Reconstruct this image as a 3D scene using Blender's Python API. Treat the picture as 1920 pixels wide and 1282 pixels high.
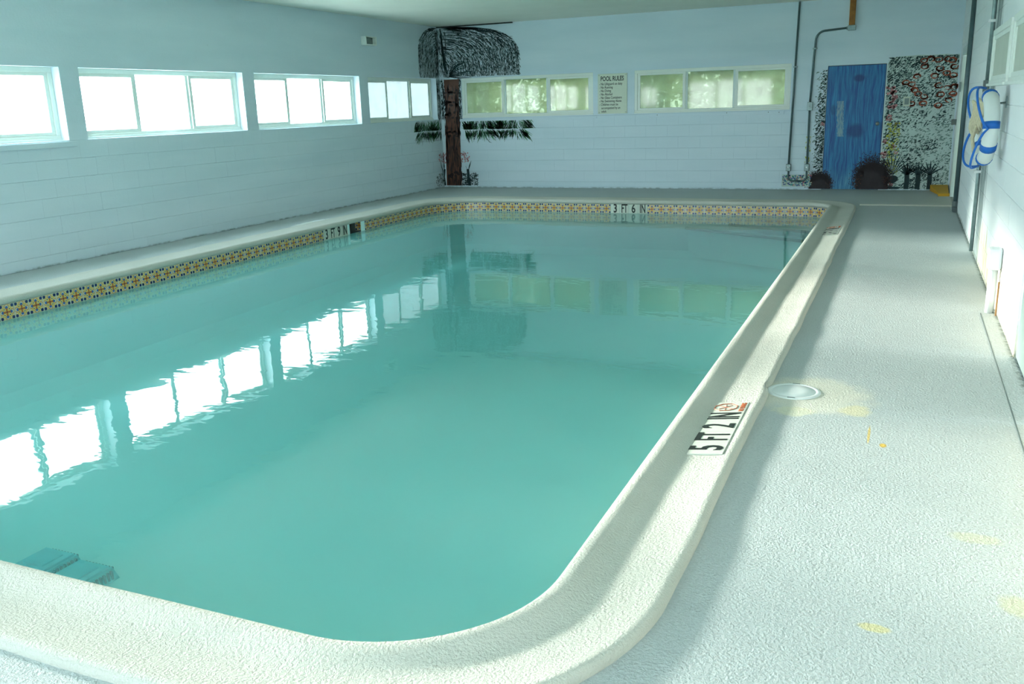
import bpy, bmesh, math, random
from mathutils import Vector, Matrix
random.seed(7)
C = bpy.context.scene
for o in list(bpy.data.objects): bpy.data.objects.remove(o)

# ------------------------------------------------------------ camera, light, exposure
XL, XR, YF, YN, ZC, T = -8.613, 0.683, 16.445, -2.0, 3.09, 0.2
FPX, YAW, PITCH, ROLL = 1679.08, -0.4138, 0.2576, -0.0314
cam = bpy.data.objects.new('camera', bpy.data.cameras.new('camera')); C.collection.objects.link(cam)
_f = Vector((math.sin(YAW)*math.cos(PITCH), math.cos(YAW)*math.cos(PITCH), -math.sin(PITCH)))
_r = Vector((math.cos(YAW), -math.sin(YAW), 0)); _u = _r.cross(_f)
_r2 = _r*math.cos(ROLL)+_u*math.sin(ROLL); _u2 = -_r*math.sin(ROLL)+_u*math.cos(ROLL)
M = Matrix((_r2, _u2, -_f)).transposed().to_4x4(); M.translation = (0, 0, 1.56)
cam.matrix_world = M
cam.data.sensor_fit = 'HORIZONTAL'; cam.data.sensor_width = 36; cam.data.lens = FPX/1920*36
cam.data.clip_start = 0.02; cam.data.clip_end = 500
C.camera = cam

W = bpy.data.worlds.new('overcast_sky'); C.world = W; W.use_nodes = True
wn = W.node_tree; wn.nodes.clear()
tc = wn.nodes.new('ShaderNodeTexCoord'); sx = wn.nodes.new('ShaderNodeSeparateXYZ')
rmp = wn.nodes.new('ShaderNodeValToRGB'); bg = wn.nodes.new('ShaderNodeBackground'); wo = wn.nodes.new('ShaderNodeOutputWorld')
rmp.color_ramp.elements[0].position = 0.0; rmp.color_ramp.elements[0].color = (0.88, 0.965, 1.02, 1)
rmp.color_ramp.elements[1].position = 1.0; rmp.color_ramp.elements[1].color = (0.56, 0.78, 0.94, 1)
wn.links.new(tc.outputs['Generated'], sx.inputs[0]); wn.links.new(sx.outputs['Z'], rmp.inputs[0])
wn.links.new(rmp.outputs[0], bg.inputs[0]); wn.links.new(bg.outputs[0], wo.inputs[0])
bg.inputs[1].default_value = 9.0

sd = bpy.data.lights.new('hazy_sun', 'SUN'); sd.energy = 14.0; sd.angle = math.radians(7.5); sd.color = (1.0, 0.97, 0.86)
sun = bpy.data.objects.new('hazy_sun', sd); C.collection.objects.link(sun)
el, az = math.radians(10.9), math.radians(-15)     # comes from the left, slightly from the far end
sdir = Vector((math.cos(el)*math.cos(az), math.cos(el)*math.sin(az), -math.sin(el)))
sun.rotation_euler = sdir.to_track_quat('-Z', 'Y').to_euler()
sun.location = (-20, 10, 6)

def portal(name, loc, rot, sx_, sy_):
    l = bpy.data.lights.new(name, 'AREA'); l.shape = 'RECTANGLE'; l.size = sx_; l.size_y = sy_
    try: l.cycles.is_portal = True
    except Exception: l.energy = 0
    o = bpy.data.objects.new(name, l); C.collection.objects.link(o); o.location = loc; o.rotation_euler = rot
portal('sky_portal', (XL-0.21, 7.5, 1.735), (0, math.radians(-90), 0), 0.82, 17.8)
portal('sky_portal', (-5.0, YF+0.21, 1.735), (math.radians(-90), 0, 0), 6.4, 0.82)
portal('sky_portal', (-4.0, YN-0.21, 1.5), (math.radians(90), 0, 0), 8.0, 2.3)

vs = C.view_settings
C.display_settings.display_device = 'sRGB'
vs.view_transform = 'Standard'; vs.look = 'None'; vs.gamma = 1; vs.use_curve_mapping = False; vs.exposure = 1.0

# ------------------------------------------------------------ node helper
class NT:
    def __init__(s, name):
        s.m = bpy.data.materials.new(name); s.m.use_nodes = True; s.t = s.m.node_tree; s.t.nodes.clear()
        s.out = s.n('ShaderNodeOutputMaterial')
    def n(s, k, **kw):
        n = s.t.nodes.new(k)
        for a, b in kw.items(): setattr(n, a, b)
        return n
    def put(s, sock, v):
        if isinstance(v, bpy.types.NodeSocket): s.t.links.new(v, sock)
        elif v is not None: sock.default_value = v
    def math(s, op, a, b=None, c=None, clamp=False):
        n = s.n('ShaderNodeMath', operation=op, use_clamp=clamp)
        s.put(n.inputs[0], a); s.put(n.inputs[1], b); s.put(n.inputs[2], c); return n.outputs[0]
    def pos(s): return s.n('ShaderNodeNewGeometry').outputs['Position']
    def xyz(s, v):
        n = s.n('ShaderNodeSeparateXYZ'); s.put(n.inputs[0], v); return n.outputs
    def comb(s, x, y, z):
        n = s.n('ShaderNodeCombineXYZ'); s.put(n.inputs[0], x); s.put(n.inputs[1], y); s.put(n.inputs[2], z); return n.outputs[0]
    def mapv(s, v, scale=(1, 1, 1), loc=(0, 0, 0)):
        n = s.n('ShaderNodeMapping'); s.put(n.inputs[0], v); n.inputs['Scale'].default_value = scale; n.inputs['Location'].default_value = loc; return n.outputs[0]
    def noise(s, v, scale, detail=2, rough=0.5, dist=0.0):
        n = s.n('ShaderNodeTexNoise'); s.put(n.inputs['Vector'], v); n.inputs['Scale'].default_value = scale
        n.inputs['Detail'].default_value = detail; n.inputs['Roughness'].default_value = rough; n.inputs['Distortion'].default_value = dist
        return n.outputs[0]
    def ramp(s, f, stops):
        n = s.n('ShaderNodeValToRGB'); s.put(n.inputs[0], f); e = n.color_ramp.elements
        while len(e) < len(stops): e.new(0.5)
        for i, (p, c) in enumerate(stops):
            e[i].position = p; e[i].color = (c, c, c, 1) if isinstance(c, (int, float)) else (*c, 1)
        return n.outputs[0]
    def mix(s, f, a, b):
        n = s.n('ShaderNodeMix', data_type='RGBA'); s.put(n.inputs[0], f)
        for i, v in ((6, a), (7, b)):
            s.put(n.inputs[i], (*v, 1) if isinstance(v, tuple) and len(v) == 3 else v)
        return n.outputs[2]
    def smooth(s, v, a, b):       # 0 at a -> 1 at b
        n = s.n('ShaderNodeMapRange', interpolation_type='SMOOTHSTEP'); s.put(n.inputs[0], v)
        n.inputs[1].default_value = a; n.inputs[2].default_value = b; return n.outputs[0]
    def bump(s, h, strength, dist, normal=None):
        n = s.n('ShaderNodeBump'); n.inputs['Strength'].default_value = strength; n.inputs['Distance'].default_value = dist
        s.put(n.inputs['Height'], h)
        if normal is not None: s.put(n.inputs['Normal'], normal)
        return n.outputs[0]
    def bsdf(s, col, rough=0.6, metal=0.0, normal=None, spec=0.4):
        b = s.n('ShaderNodeBsdfPrincipled')
        s.put(b.inputs['Base Color'], (*col, 1) if isinstance(col, tuple) else col)
        s.put(b.inputs['Roughness'], rough); b.inputs['Metallic'].default_value = metal
        b.inputs['Specular IOR Level'].default_value = spec
        if normal is not None: s.put(b.inputs['Normal'], normal)
        s.t.links.new(b.outputs[0], s.out.inputs[0]); return b

def plain(name, col, rough=0.6, metal=0.0, var=0.12, scale=8.0, spec=0.4):
    t = NT(name); p = t.pos()
    f = t.noise(p, scale, 3)
    c = t.mix(f, tuple(min(1, v*(1-var)) for v in col), tuple(min(1, v*(1+var)) for v in col))
    t.bsdf(c, rough, metal, spec=spec); return t.m

def wall_mat(name, right=False):
    t = NT(name); p = t.pos(); x, y, z = t.xyz(p)
    n1 = t.noise(t.mapv(p, (0.35, 0.35, 2.5)), 1.6, 4)
    c = t.mix(t.ramp(n1, [(0.3, 0.0), (0.7, 1.0)]), (0.61, 0.755, 0.83), (0.68, 0.81, 0.88))
    n2 = t.noise(p, 22, 3)
    c = t.mix(t.ramp(n2, [(0.74, 0.0), (0.80, 0.35)]), c, (0.40, 0.52, 0.53))
    if right:
        c = t.mix(t.ramp(n1, [(0.3, 0.0), (0.7, 1.0)]), (0.78, 0.85, 0.86), (0.85, 0.90, 0.90))
        # mildewed dark band beside the wall pipe
        w = t.noise(t.mapv(p, (1, 3, 0.8)), 2.5, 5, 0.7)
        d = t.math('ABSOLUTE', t.math('SUBTRACT', y, 9.62))
        m = t.math('MULTIPLY', t.math('SUBTRACT', 1.0, t.smooth(t.math('ADD', d, t.math('MULTIPLY', t.math('SUBTRACT', w, 0.5), 0.9)), 0.22, 0.42)), t.ramp(w, [(0.3, 0.5), (0.6, 0.95)]))
        c = t.mix(m, c, (0.10, 0.155, 0.155))
        # ochre damp stains along the foot of the wall
        w2 = t.noise(t.mapv(p, (1, 4, 0.7)), 1.6, 5, 0.65)
        lim = t.math('MULTIPLY', w2, 0.72)
        m2 = t.math('MULTIPLY', t.math('SUBTRACT', 1.0, t.smooth(t.math('SUBTRACT', z, lim), -0.10, 0.05)), t.math('SUBTRACT', 1.0, t.smooth(y, 9.0, 9.6)))
        c = t.mix(t.math('MULTIPLY', m2, t.ramp(t.noise(t.mapv(p, (1, 6, 1)), 3, 4), [(0.35, 0.15), (0.6, 0.85)])), c, (0.62, 0.50, 0.27))
        m3 = t.math('MULTIPLY', t.math('SUBTRACT', 1.0, t.smooth(z, 0.01, 0.06)), t.ramp(t.noise(p, 14, 3), [(0.4, 0.0), (0.6, 0.8)]))
        c = t.mix(m3, c, (0.16, 0.19, 0.15))
    else:
        m3 = t.math('MULTIPLY', t.math('SUBTRACT', 1.0, t.smooth(z, 0.005, 0.03)), t.ramp(t.noise(p, 9, 3), [(0.42, 0.1), (0.6, 0.7)]))
        c = t.mix(m3, c, (0.20, 0.28, 0.28))
    comb = t.noise(t.mapv(p, (1.5, 1.5, 30)), 6, 3)
    b = t.bump(t.math('ADD', t.math('MULTIPLY', comb, 0.6), t.noise(p, 40, 3)), 0.22, 0.006)
    t.bsdf(c, 0.55, normal=b, spec=0.3); return t.m

def deck_mat():
    t = NT('rough_deck_paint'); p = t.pos(); x, y, z = t.xyz(p)
    n1 = t.noise(p, 0.9, 4)
    c = t.mix(t.ramp(n1, [(0.3, 0.0), (0.7, 1.0)]), (0.475, 0.535, 0.54), (0.53, 0.585, 0.585))
    n2 = t.noise(p, 75, 3, 0.6)
    c = t.mix(t.ramp(n2, [(0.35, 0.35), (0.55, 0.0)]), c, (0.34, 0.41, 0.395))
    def spot(cx, cy, rx, ry, col, k, nz=0.6):
        nonlocal c
        dx = t.math('DIVIDE', t.math('SUBTRACT', x, cx), rx); dy = t.math('DIVIDE', t.math('SUBTRACT', y, cy), ry)
        d = t.math('SQRT', t.math('ADD', t.math('MULTIPLY', dx, dx), t.math('MULTIPLY', dy, dy)))
        d = t.math('ADD', d, t.math('MULTIPLY', t.math('SUBTRACT', t.noise(p, 9, 4, 0.7), 0.5), nz*2))
        c = t.mix(t.math('MULTIPLY', t.math('SUBTRACT', 1.0, t.smooth(d, 0.6, 1.1)), k), c, col)
    spot(-0.38, 4.86, 0.34, 0.36, (0.74, 0.73, 0.62), 0.8, 0.35)
    spot(-0.14, 4.66, 0.09, 0.10, (0.76, 0.70, 0.42), 0.6)
    spot(-0.44, 4.56, 0.12, 0.08, (0.76, 0.76, 0.52), 0.5)
    spot(-0.065, 4.33, 0.007, 0.14, (0.68, 0.52, 0.16), 0.9, 0.3)
    spot(0.0, 4.20, 0.018, 0.03, (0.70, 0.48, 0.10), 1.0, 0.3)
    spot(0.02, 2.62, 0.05, 0.025, (0.66, 0.60, 0.26), 0.7)
    spot(0.33, 3.35, 0.10, 0.05, (0.60, 0.60, 0.38), 0.45)
    spot(0.42, 2.9, 0.06, 0.07, (0.62, 0.60, 0.30), 0.4)
    spot(-7.88, 10.9, 0.16, 0.55, (0.80, 0.84, 0.78), 0.9, 0.3)
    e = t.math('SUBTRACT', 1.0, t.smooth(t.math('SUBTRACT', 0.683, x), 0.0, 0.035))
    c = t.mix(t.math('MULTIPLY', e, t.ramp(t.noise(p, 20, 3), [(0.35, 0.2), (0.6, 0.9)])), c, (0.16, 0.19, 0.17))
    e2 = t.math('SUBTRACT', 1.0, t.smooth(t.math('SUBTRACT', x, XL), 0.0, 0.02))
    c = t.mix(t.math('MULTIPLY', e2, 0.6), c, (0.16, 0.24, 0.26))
    # drip texture: coarse splatter relief
    b = t.bump(t.noise(p, 85, 3, 0.6), 0.95, 0.010)
    b = t.bump(t.noise(p, 9, 2), 0.15, 0.02, b)
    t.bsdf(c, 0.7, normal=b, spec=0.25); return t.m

def coping_mat():
    t = NT('stucco_coping'); p = t.pos(); x, y, z = t.xyz(p)
    n1 = t.noise(p, 1.7, 4)
    c = t.mix(t.ramp(n1, [(0.3, 0.0), (0.7, 1.0)]), (0.545, 0.565, 0.505), (0.60, 0.61, 0.55))
    st = t.noise(p, 5, 5, 0.7)
    c = t.mix(t.ramp(st, [(0.70, 0.0), (0.78, 0.35)]), c, (0.70, 0.68, 0.40))
    c = t.mix(t.ramp(t.noise(t.mapv(p, (1, 1, 1), (5, 3, 0)), 30, 2), [(0.76, 0.0), (0.80, 0.6)]), c, (0.42, 0.42, 0.30))
    b = t.bump(t.noise(p, 95, 3, 0.6), 0.8, 0.009)
    b = t.bump(t.noise(p, 11, 3), 0.2, 0.015, b)
    t.bsdf(c, 0.75, normal=b, spec=0.2); return t.m

def tile_mat():
    t = NT('glazed_flower_tile'); uv = t.n('ShaderNodeUVMap').outputs[0]; u, v, _ = t.xyz(uv)
    a = t.math('ABSOLUTE', t.math('MULTIPLY_ADD', u, 2.0, -1.0)); b = t.math('ABSOLUTE', t.math('MULTIPLY_ADD', v, 2.0, -1.0))
    def dist(cx, cy, k=1.0):
        dx = t.math('SUBTRACT', a, cx); dy = t.math('SUBTRACT', b, cy)
        return t.math('SQRT', t.math('ADD', t.math('MULTIPLY', dx, dx), t.math('MULTIPLY', dy, dy)))
    def inside(d, r): return t.math('LESS_THAN', d, r)
    def ring(d, r, w): return t.math('LESS_THAN', t.math('ABSOLUTE', t.math('SUBTRACT', d, r)), w)
    c = (0.72, 0.74, 0.58)
    ro = t.n('ShaderNodeObjectInfo').outputs['Random']
    c = t.mix(ro, (0.55, 0.58, 0.42), (0.66, 0.66, 0.50))
    orange = (0.55, 0.23, 0.05); yellow = (0.66, 0.44, 0.07); navy = (0.012, 0.03, 0.13); blue = (0.04, 0.12, 0.36)
    for cx, cy in ((0.66, 0.0), (0.0, 0.66)): c = t.mix(ring(dist(cx, cy), 0.30, 0.05), c, orange)
    # diagonal petals (ellipses along the diagonal)
    s = t.math('MULTIPLY', t.math('ADD', a, b), 0.7071); d = t.math('MULTIPLY', t.math('SUBTRACT', a, b), 0.7071)
    es = t.math('DIVIDE', t.math('SUBTRACT', s, 0.52), 1.45)
    ed = t.math('SQRT', t.math('ADD', t.math('MULTIPLY', es, es), t.math('MULTIPLY', d, d)))
    c = t.mix(inside(ed, 0.24), c, yellow)
    c = t.mix(inside(ed, 0.13), c, (0.70, 0.66, 0.36))
    c = t.mix(inside(ed, 0.07), c, (0.03, 0.05, 0.08))
    c = t.mix(inside(dist(0.58, 0.0), 0.19), c, blue); c = t.mix(inside(dist(0.0, 0.58), 0.19), c, blue)
    ax = t.math('MINIMUM', a, b); mx = t.math('MAXIMUM', a, b)
    c = t.mix(t.math('MULTIPLY', t.math('LESS_THAN', ax, 0.09), t.math('LESS_THAN', mx, 0.50)), c, (0.40, 0.12, 0.04))
    c = t.mix(inside(dist(0, 0), 0.12), c, (0.18, 0.06, 0.03))
    for cx, cy in ((0.9, 0.45), (0.45, 0.9)): c = t.mix(ring(dist(cx, cy), 0.10, 0.035), c, yellow)
    c = t.mix(inside(dist(0.78, 0.76), 0.205), c, navy)
    c = t.mix(t.math('GREATER_THAN', mx, 0.955), c, (0.62, 0.68, 0.58))
    t.bsdf(c, 0.22, spec=0.5); return t.m

def water_mat():
    t = NT('turbid_pool_water'); p = t.pos()
    h = t.noise(t.mapv(p, (1.0, 1.5, 1)), 2.3, 3, 0.5, 0.4)
    h2 = t.noise(t.mapv(p, (1.0, 2.0, 1)), 9.0, 2, 0.5)
    # ripples come and go over the surface
    cov = t.ramp(t.noise(p, 0.45, 2), [(0.35, 0.35), (0.65, 1.0)])
    hh = t.math('ADD', t.math('MULTIPLY', h, 1.0), t.math('MULTIPLY', t.math('MULTIPLY', h2, 0.11), cov))
    nb = t.bump(hh, 0.17, 0.013)
    fr = t.n('ShaderNodeFresnel'); fr.inputs[0].default_value = 1.33; t.put(fr.inputs[1], nb)
    gl = t.n('ShaderNodeBsdfGlossy'); gl.inputs['Roughness'].default_value = 0.015; gl.inputs[0].default_value = (1, 1, 1, 1); t.put(gl.inputs['Normal'], nb)
    tr = t.n('ShaderNodeBsdfTransparent'); tr.inputs[0].default_value = (1.0, 1.0, 1.0, 1)
    df = t.n('ShaderNodeBsdfDiffuse')
    cl = t.mix(t.ramp(t.noise(p, 1.1, 4, 0.6), [(0.3, 0.0), (0.7, 1.0)]), (0.30, 0.93, 0.90), (0.40, 0.98, 0.94))
    t.put(df.inputs[0], cl)
    m1 = t.n('ShaderNodeMixShader'); m1.inputs[0].default_value = 0.28; t.put(m1.inputs[1], tr.outputs[0]); t.put(m1.inputs[2], df.outputs[0])
    m2 = t.n('ShaderNodeMixShader'); t.put(m2.inputs[0], fr.outputs[0]); t.put(m2.inputs[1], m1.outputs[0]); t.put(m2.inputs[2], gl.outputs[0])
    t.t.links.new(m2.outputs[0], t.out.inputs[0])
    va = t.n('ShaderNodeVolumeAbsorption'); va.inputs['Color'].default_value = (0.0, 0.95, 0.95, 1); va.inputs['Density'].default_value = 0.27
    t.t.links.new(va.outputs[0], t.out.inputs['Volume']); return t.m

def pane_mat(name, frost, tint=(1, 1, 1), seed=0.0, tl_col=(0.55, 0.60, 0.58), lo=0.25):
    t = NT(name); p = t.pos()
    n = t.noise(t.mapv(p, (1, 1, 1), (seed, seed, 0)), 5.5, 6, 0.75)
    f = t.ramp(n, [(0.42, frost*lo), (0.66, frost)])
    tr = t.n('ShaderNodeBsdfTransparent'); tr.inputs[0].default_value = (*tint, 1)
    tl = t.n('ShaderNodeBsdfTranslucent'); tl.inputs[0].default_value = (*tl_col, 1)
    gl = t.n('ShaderNodeBsdfGlossy'); gl.inputs['Roughness'].default_value = 0.05
    m1 = t.n('ShaderNodeMixShader'); t.put(m1.inputs[0], f); t.put(m1.inputs[1], tr.outputs[0]); t.put(m1.inputs[2], tl.outputs[0])
    m2 = t.n('ShaderNodeMixShader'); m2.inputs[0].default_value = 0.04; t.put(m2.inputs[1], m1.outputs[0]); t.put(m2.inputs[2], gl.outputs[0])
    t.t.links.new(m2.outputs[0], t.out.inputs[0]); return t.m

def door_mat():
    t = NT('streaky_blue_paint'); p = t.pos(); x, y, z = t.xyz(p)
    wob = t.noise(t.mapv(p, (2.0, 1, 0.9)), 1.6, 2)
    xs = t.math('ADD', x, t.math('MULTIPLY', wob, 0.16))
    n = t.noise(t.comb(t.math('MULTIPLY', xs, 34), 0.0, t.math('MULTIPLY', z, 1.6)), 1.0, 4, 0.7)
    c = t.mix(t.ramp(n, [(0.38, 0.0), (0.66, 1.0)]), (0.006, 0.075, 0.27), (0.025, 0.25, 0.50))
    # worn pale foot
    c = t.mix(t.math('MULTIPLY', t.math('SUBTRACT', 1.0, t.smooth(z, 0.05, 0.45)), t.ramp(n, [(0.45, 0.1), (0.65, 0.7)])), c, (0.16, 0.45, 0.58))
    def blot(cx, cz, rx, rz, col, k, nz=0.3):
        nonlocal c
        dx = t.math('DIVIDE', t.math('SUBTRACT', x, cx), rx); dz = t.math('DIVIDE', t.math('SUBTRACT', z, cz), rz)
        d = t.math('SQRT', t.math('ADD', t.math('MULTIPLY', dx, dx), t.math('MULTIPLY', dz, dz)))
        d = t.math('ADD', d, t.math('MULTIPLY', t.math('SUBTRACT', t.noise(p, 12, 3), 0.5), nz))
        c = t.mix(t.math('MULTIPLY', t.math('SUBTRACT', 1.0, t.smooth(d, 0.5, 1.1)), k), c, col)
    blot(-0.80, 1.83, 0.11, 0.07, (0.004, 0.04, 0.16), 0.8)
    blot(-0.82, 0.98, 0.16, 0.14, (0.004, 0.045, 0.18), 0.75)
    blot(-1.18, 1.33, 0.06, 0.10, (0.005, 0.04, 0.12), 0.5)
    # bare strip where a notice was torn off
    wx = t.math('ABSOLUTE', t.math('SUBTRACT', t.math('ADD', x, t.math('MULTIPLY', z, 0.05)), -1.005))
    wz = t.math('ABSOLUTE', t.math('SUBTRACT', z, 1.18))
    e = t.math('MULTIPLY', t.math('LESS_THAN', t.math('ADD', wx, t.math('MULTIPLY', t.math('SUBTRACT', t.noise(p, 30, 3), 0.5), 0.05)), 0.052), t.math('LESS_THAN', wz, 0.29))
    c = t.mix(t.math('MULTIPLY', e, t.ramp(t.noise(t.mapv(p, (3, 1, 0.5)), 22, 3), [(0.38, 0.2), (0.55, 0.8)])), c, (0.24, 0.40, 0.42))
    c = t.mix(t.smooth(z, 2.02, 2.045), c, (0.006, 0.05, 0.2))
    t.bsdf(c, 0.45, normal=t.bump(n, 0.3, 0.003)); return t.m

MW = wall_mat('painted_block_wall'); MWR = wall_mat('stained_white_block_wall', True)
MDECK = deck_mat(); MCOP = coping_mat(); MTILE = tile_mat(); MWATER = water_mat(); MDOOR = door_mat()
MCEIL = plain('cream_ceiling', (0.86, 0.88, 0.80), 0.7, var=0.05, scale=2)
MFRAME = plain('white_window_frame', (0.78, 0.86, 0.80), 0.4, var=0.05)
MFRAME2 = plain('grey_sash_track', (0.62, 0.74, 0.72), 0.4, var=0.08)
MPANE = pane_mat('frosty_pane', 0.30); MPANE2 = pane_mat('grimy_garden_pane', 0.90, (0.60, 0.70, 0.58), 4.0, (0.112, 0.128, 0.086), 0.82)
MPANE5 = pane_mat('milky_pane_dim_outside', 0.50, (0.95, 1, 1), 2.0, (0.40, 0.42, 0.43), 0.5)  # frost and lower tint stand in for less bright sky outside
MPANE6 = pane_mat('frosted_pane_dim_outside', 0.985, (0.9, 1, 1), 7.0, (0.19, 0.215, 0.225), 0.97)  # low translucent colour stands in for the shaded, off-sun view outside
MBASIN = plain('pale_pool_plaster', (0.72, 0.98, 0.97), 0.7, var=0.04, scale=1.2)
MMARK = plain('white_marker_tile', (0.62, 0.67, 0.59), 0.3, var=0.04)
MBLACK = plain('black_lettering', (0.012, 0.02, 0.018), 0.5, var=0.3, scale=60)
MRED = plain('red_lettering', (0.45, 0.13, 0.05), 0.5, var=0.3, scale=60)
MPIPE = plain('dark_steel_conduit', (0.10, 0.16, 0.17), 0.45, 0.4, var=0.25)
MGALV = plain('grey_steel_box', (0.22, 0.30, 0.30), 0.4, 0.5, var=0.25, scale=30)
MWOOD = plain('weathered_orange_wood', (0.36, 0.15, 0.03), 0.6, var=0.55, scale=14)
MWHITE = plain('white_plastic', (0.80, 0.86, 0.86), 0.35, var=0.04)
MRING = plain('off_white_ring_vinyl', (0.72, 0.80, 0.77), 0.4, var=0.06, scale=5)
MBLUE = plain('blue_nylon', (0.01, 0.14, 0.52), 0.5, var=0.15)
MROPE = plain('tan_rope', (0.55, 0.52, 0.36), 0.8, var=0.3, scale=60)
MYEL = plain('yellow_plastic', (0.62, 0.33, 0.012), 0.5, var=0.15)
MSIGN = plain('pale_green_sign_board', (0.58, 0.67, 0.54), 0.3, var=0.05)
MBRASS = plain('dull_metal_knob', (0.30, 0.33, 0.30), 0.3, 0.8, var=0.2)
MDARK = plain('dark_grey_plate', (0.13, 0.17, 0.17), 0.5, var=0.3)
MBOARD = plain('beige_board', (0.52, 0.58, 0.50), 0.6, var=0.08, scale=5)
MPANEL = plain('green_grey_panel', (0.24, 0.33, 0.31), 0.55, var=0.2, scale=4)
MCREAM = plain('cream_door_crack_light', (0.70, 0.66, 0.40), 0.5, var=0.2, scale=3)  # yellowish light from the door crack, put into the slab colour
MGREY = plain('blue_grey_trim', (0.30, 0.38, 0.40), 0.5, var=0.15)

# ------------------------------------------------------------ mesh helpers
def bm_new(): return bmesh.new()
def bx(bm, a, b):
    vs_ = [bm.verts.new((x, y, z)) for x in (a[0], b[0]) for y in (a[1], b[1]) for z in (a[2], b[2])]
    for f in ((0, 1, 3, 2), (4, 6, 7, 5), (0, 4, 5, 1), (2, 3, 7, 6), (0, 2, 6, 4), (1, 5, 7, 3)):
        bm.faces.new([vs_[i] for i in f])
def tube(bm, pts, r, n=10, closed=False, r2=None):
    pts = [Vector(p) for p in pts]; N = len(pts); rings = []; ref = None
    for i, p in enumerate(pts):
        if closed: d = (pts[(i+1) % N]-pts[i-1]).normalized()
        else: d = (pts[min(i+1, N-1)]-pts[max(i-1, 0)]).normalized()
        if ref is None:
            ref = Vector((0, 0, 1)) if abs(d.z) < 0.9 else Vector((1, 0, 0))
        s = d.cross(ref).normalized(); ref = s.cross(d).normalized()
        rr = r if r2 is None else r+(r2-r)*i/(N-1)
        rings.append([bm.verts.new(p+s*rr*math.cos(2*math.pi*k/n)+ref*rr*math.sin(2*math.pi*k/n)) for k in range(n)])
    for i in range(N if closed else N-1):
        A, B = rings[i], rings[(i+1) % N]
        for k in range(n): bm.faces.new((A[k], A[(k+1) % n], B[(k+1) % n], B[k]))
    if not closed:
        bm.faces.new(rings[0][::-1]); bm.faces.new(rings[-1])
def cyl(bm, c, r, h, axis='z', n=24, r2=None):
    ax = {'x': Vector((1, 0, 0)), 'y': Vector((0, 1, 0)), 'z': Vector((0, 0, 1))}[axis]
    tube(bm, [Vector(c), Vector(c)+ax*h], r, n, r2=r2)
def obj(name, bm, mat, parent=None, smooth=False, bevel=0.0):
    bmesh.ops.recalc_face_normals(bm, faces=bm.faces)
    me = bpy.data.meshes.new(name); bm.to_mesh(me); bm.free()
    if smooth:
        for f in me.polygons: f.use_smooth = True
    me.materials.append(mat); o = bpy.data.objects.new(name, me); C.collection.objects.link(o)
    if bevel:
        m = o.modifiers.new('bevel', 'BEVEL'); m.width = bevel; m.segments = 2; m.limit_method = 'ANGLE'
    if parent: setpar(o, parent)
    return o
def setpar(o, p):
    o.parent = p; o.matrix_parent_inverse = Matrix.Translation(-p.location) if p.rotation_euler.to_matrix() == Matrix.Identity(3) else p.matrix_basis.inverted()
def thing(name, label, cat, loc=(0, 0, 0), group=None):
    o = bpy.data.objects.new(name, None); C.collection.objects.link(o); o.location = loc; o.empty_display_size = 0.1
    o['label'] = label; o['category'] = cat
    if group: o['group'] = group
    return o
def tag(o, label, cat, group=None, kind=None):
    o['label'] = label; o['category'] = cat
    if group: o['group'] = group
    if kind: o['kind'] = kind
    return o
def struct(o, label=None, cat=None):
    o['kind'] = 'structure'
    if label: o['label'] = label
    if cat: o['category'] = cat
    return o
def sempty(name, loc, label, cat):
    o = bpy.data.objects.new(name, None); C.collection.objects.link(o); o.location = loc; o.empty_display_size = 0.1
    return struct(o, label, cat)
def text_mesh(s, size, xscale=0.6, bold=0.0, align='CENTER', extrude=0.0008):
    cu = bpy.data.curves.new('lettering', 'FONT'); cu.body = s; cu.size = size; cu.align_x = align; cu.align_y = 'CENTER' if '\n' not in s else 'TOP'
    cu.extrude = extrude; cu.offset = bold; cu.resolution_u = 3
    to = bpy.data.objects.new('tmp', cu); C.collection.objects.link(to)
    bpy.context.view_layer.update()
    me = bpy.data.meshes.new_from_object(to.evaluated_get(bpy.context.evaluated_depsgraph_get()))
    bpy.data.objects.remove(to); bpy.data.curves.remove(cu)
    for v in me.vertices: v.co.x *= xscale
    return me
def put_text(me, name, mat, origin, right, up, parent=None):
    R_ = Vector(right).normalized(); U = Vector(up).normalized(); N = R_.cross(U)
    m = Matrix((R_, U, N)).transposed().to_4x4(); m.translation = origin
    me.transform(m); me.materials.clear(); me.materials.append(mat)
    o = bpy.data.objects.new(name, me); C.collection.objects.link(o)
    if parent: setpar(o, parent)
    return o

# ------------------------------------------------------------ room shell
BZ = 1.34; COURSE = 0.2033
def P(axis, face, out, u, d, z):       # u along wall, d depth outwards
    return (u, face+out*d, z) if axis == 'y' else (face+out*d, u, z)
def wall(name, axis, face, out, u0, u1, openings, mat, zblock, label):
    bm = bm_new(); us = sorted({u0, u1, *[o[0] for o in openings], *[o[1] for o in openings]})
    zs = sorted({-0.0, ZC, zblock, *[o[2] for o in openings], *[o[3] for o in openings]})
    for i in range(len(us)-1):
        for j in range(len(zs)-1):
            uc = (us[i]+us[i+1])/2; zc = (zs[j]+zs[j+1])/2
            if any(o[0] < uc < o[1] and o[2] < zc < o[3] for o in openings): continue
            d0 = 0.005 if zc < zblock else 0.0
            a = P(axis, face, out, us[i], d0, zs[j]); b = P(axis, face, out, us[i+1], T, zs[j+1])
            bx(bm, tuple(map(min, a, b)), tuple(map(max, a, b)))
    w = obj(name, bm, mat); struct(w, label, 'wall'); return w
_bcache = {}
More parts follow.
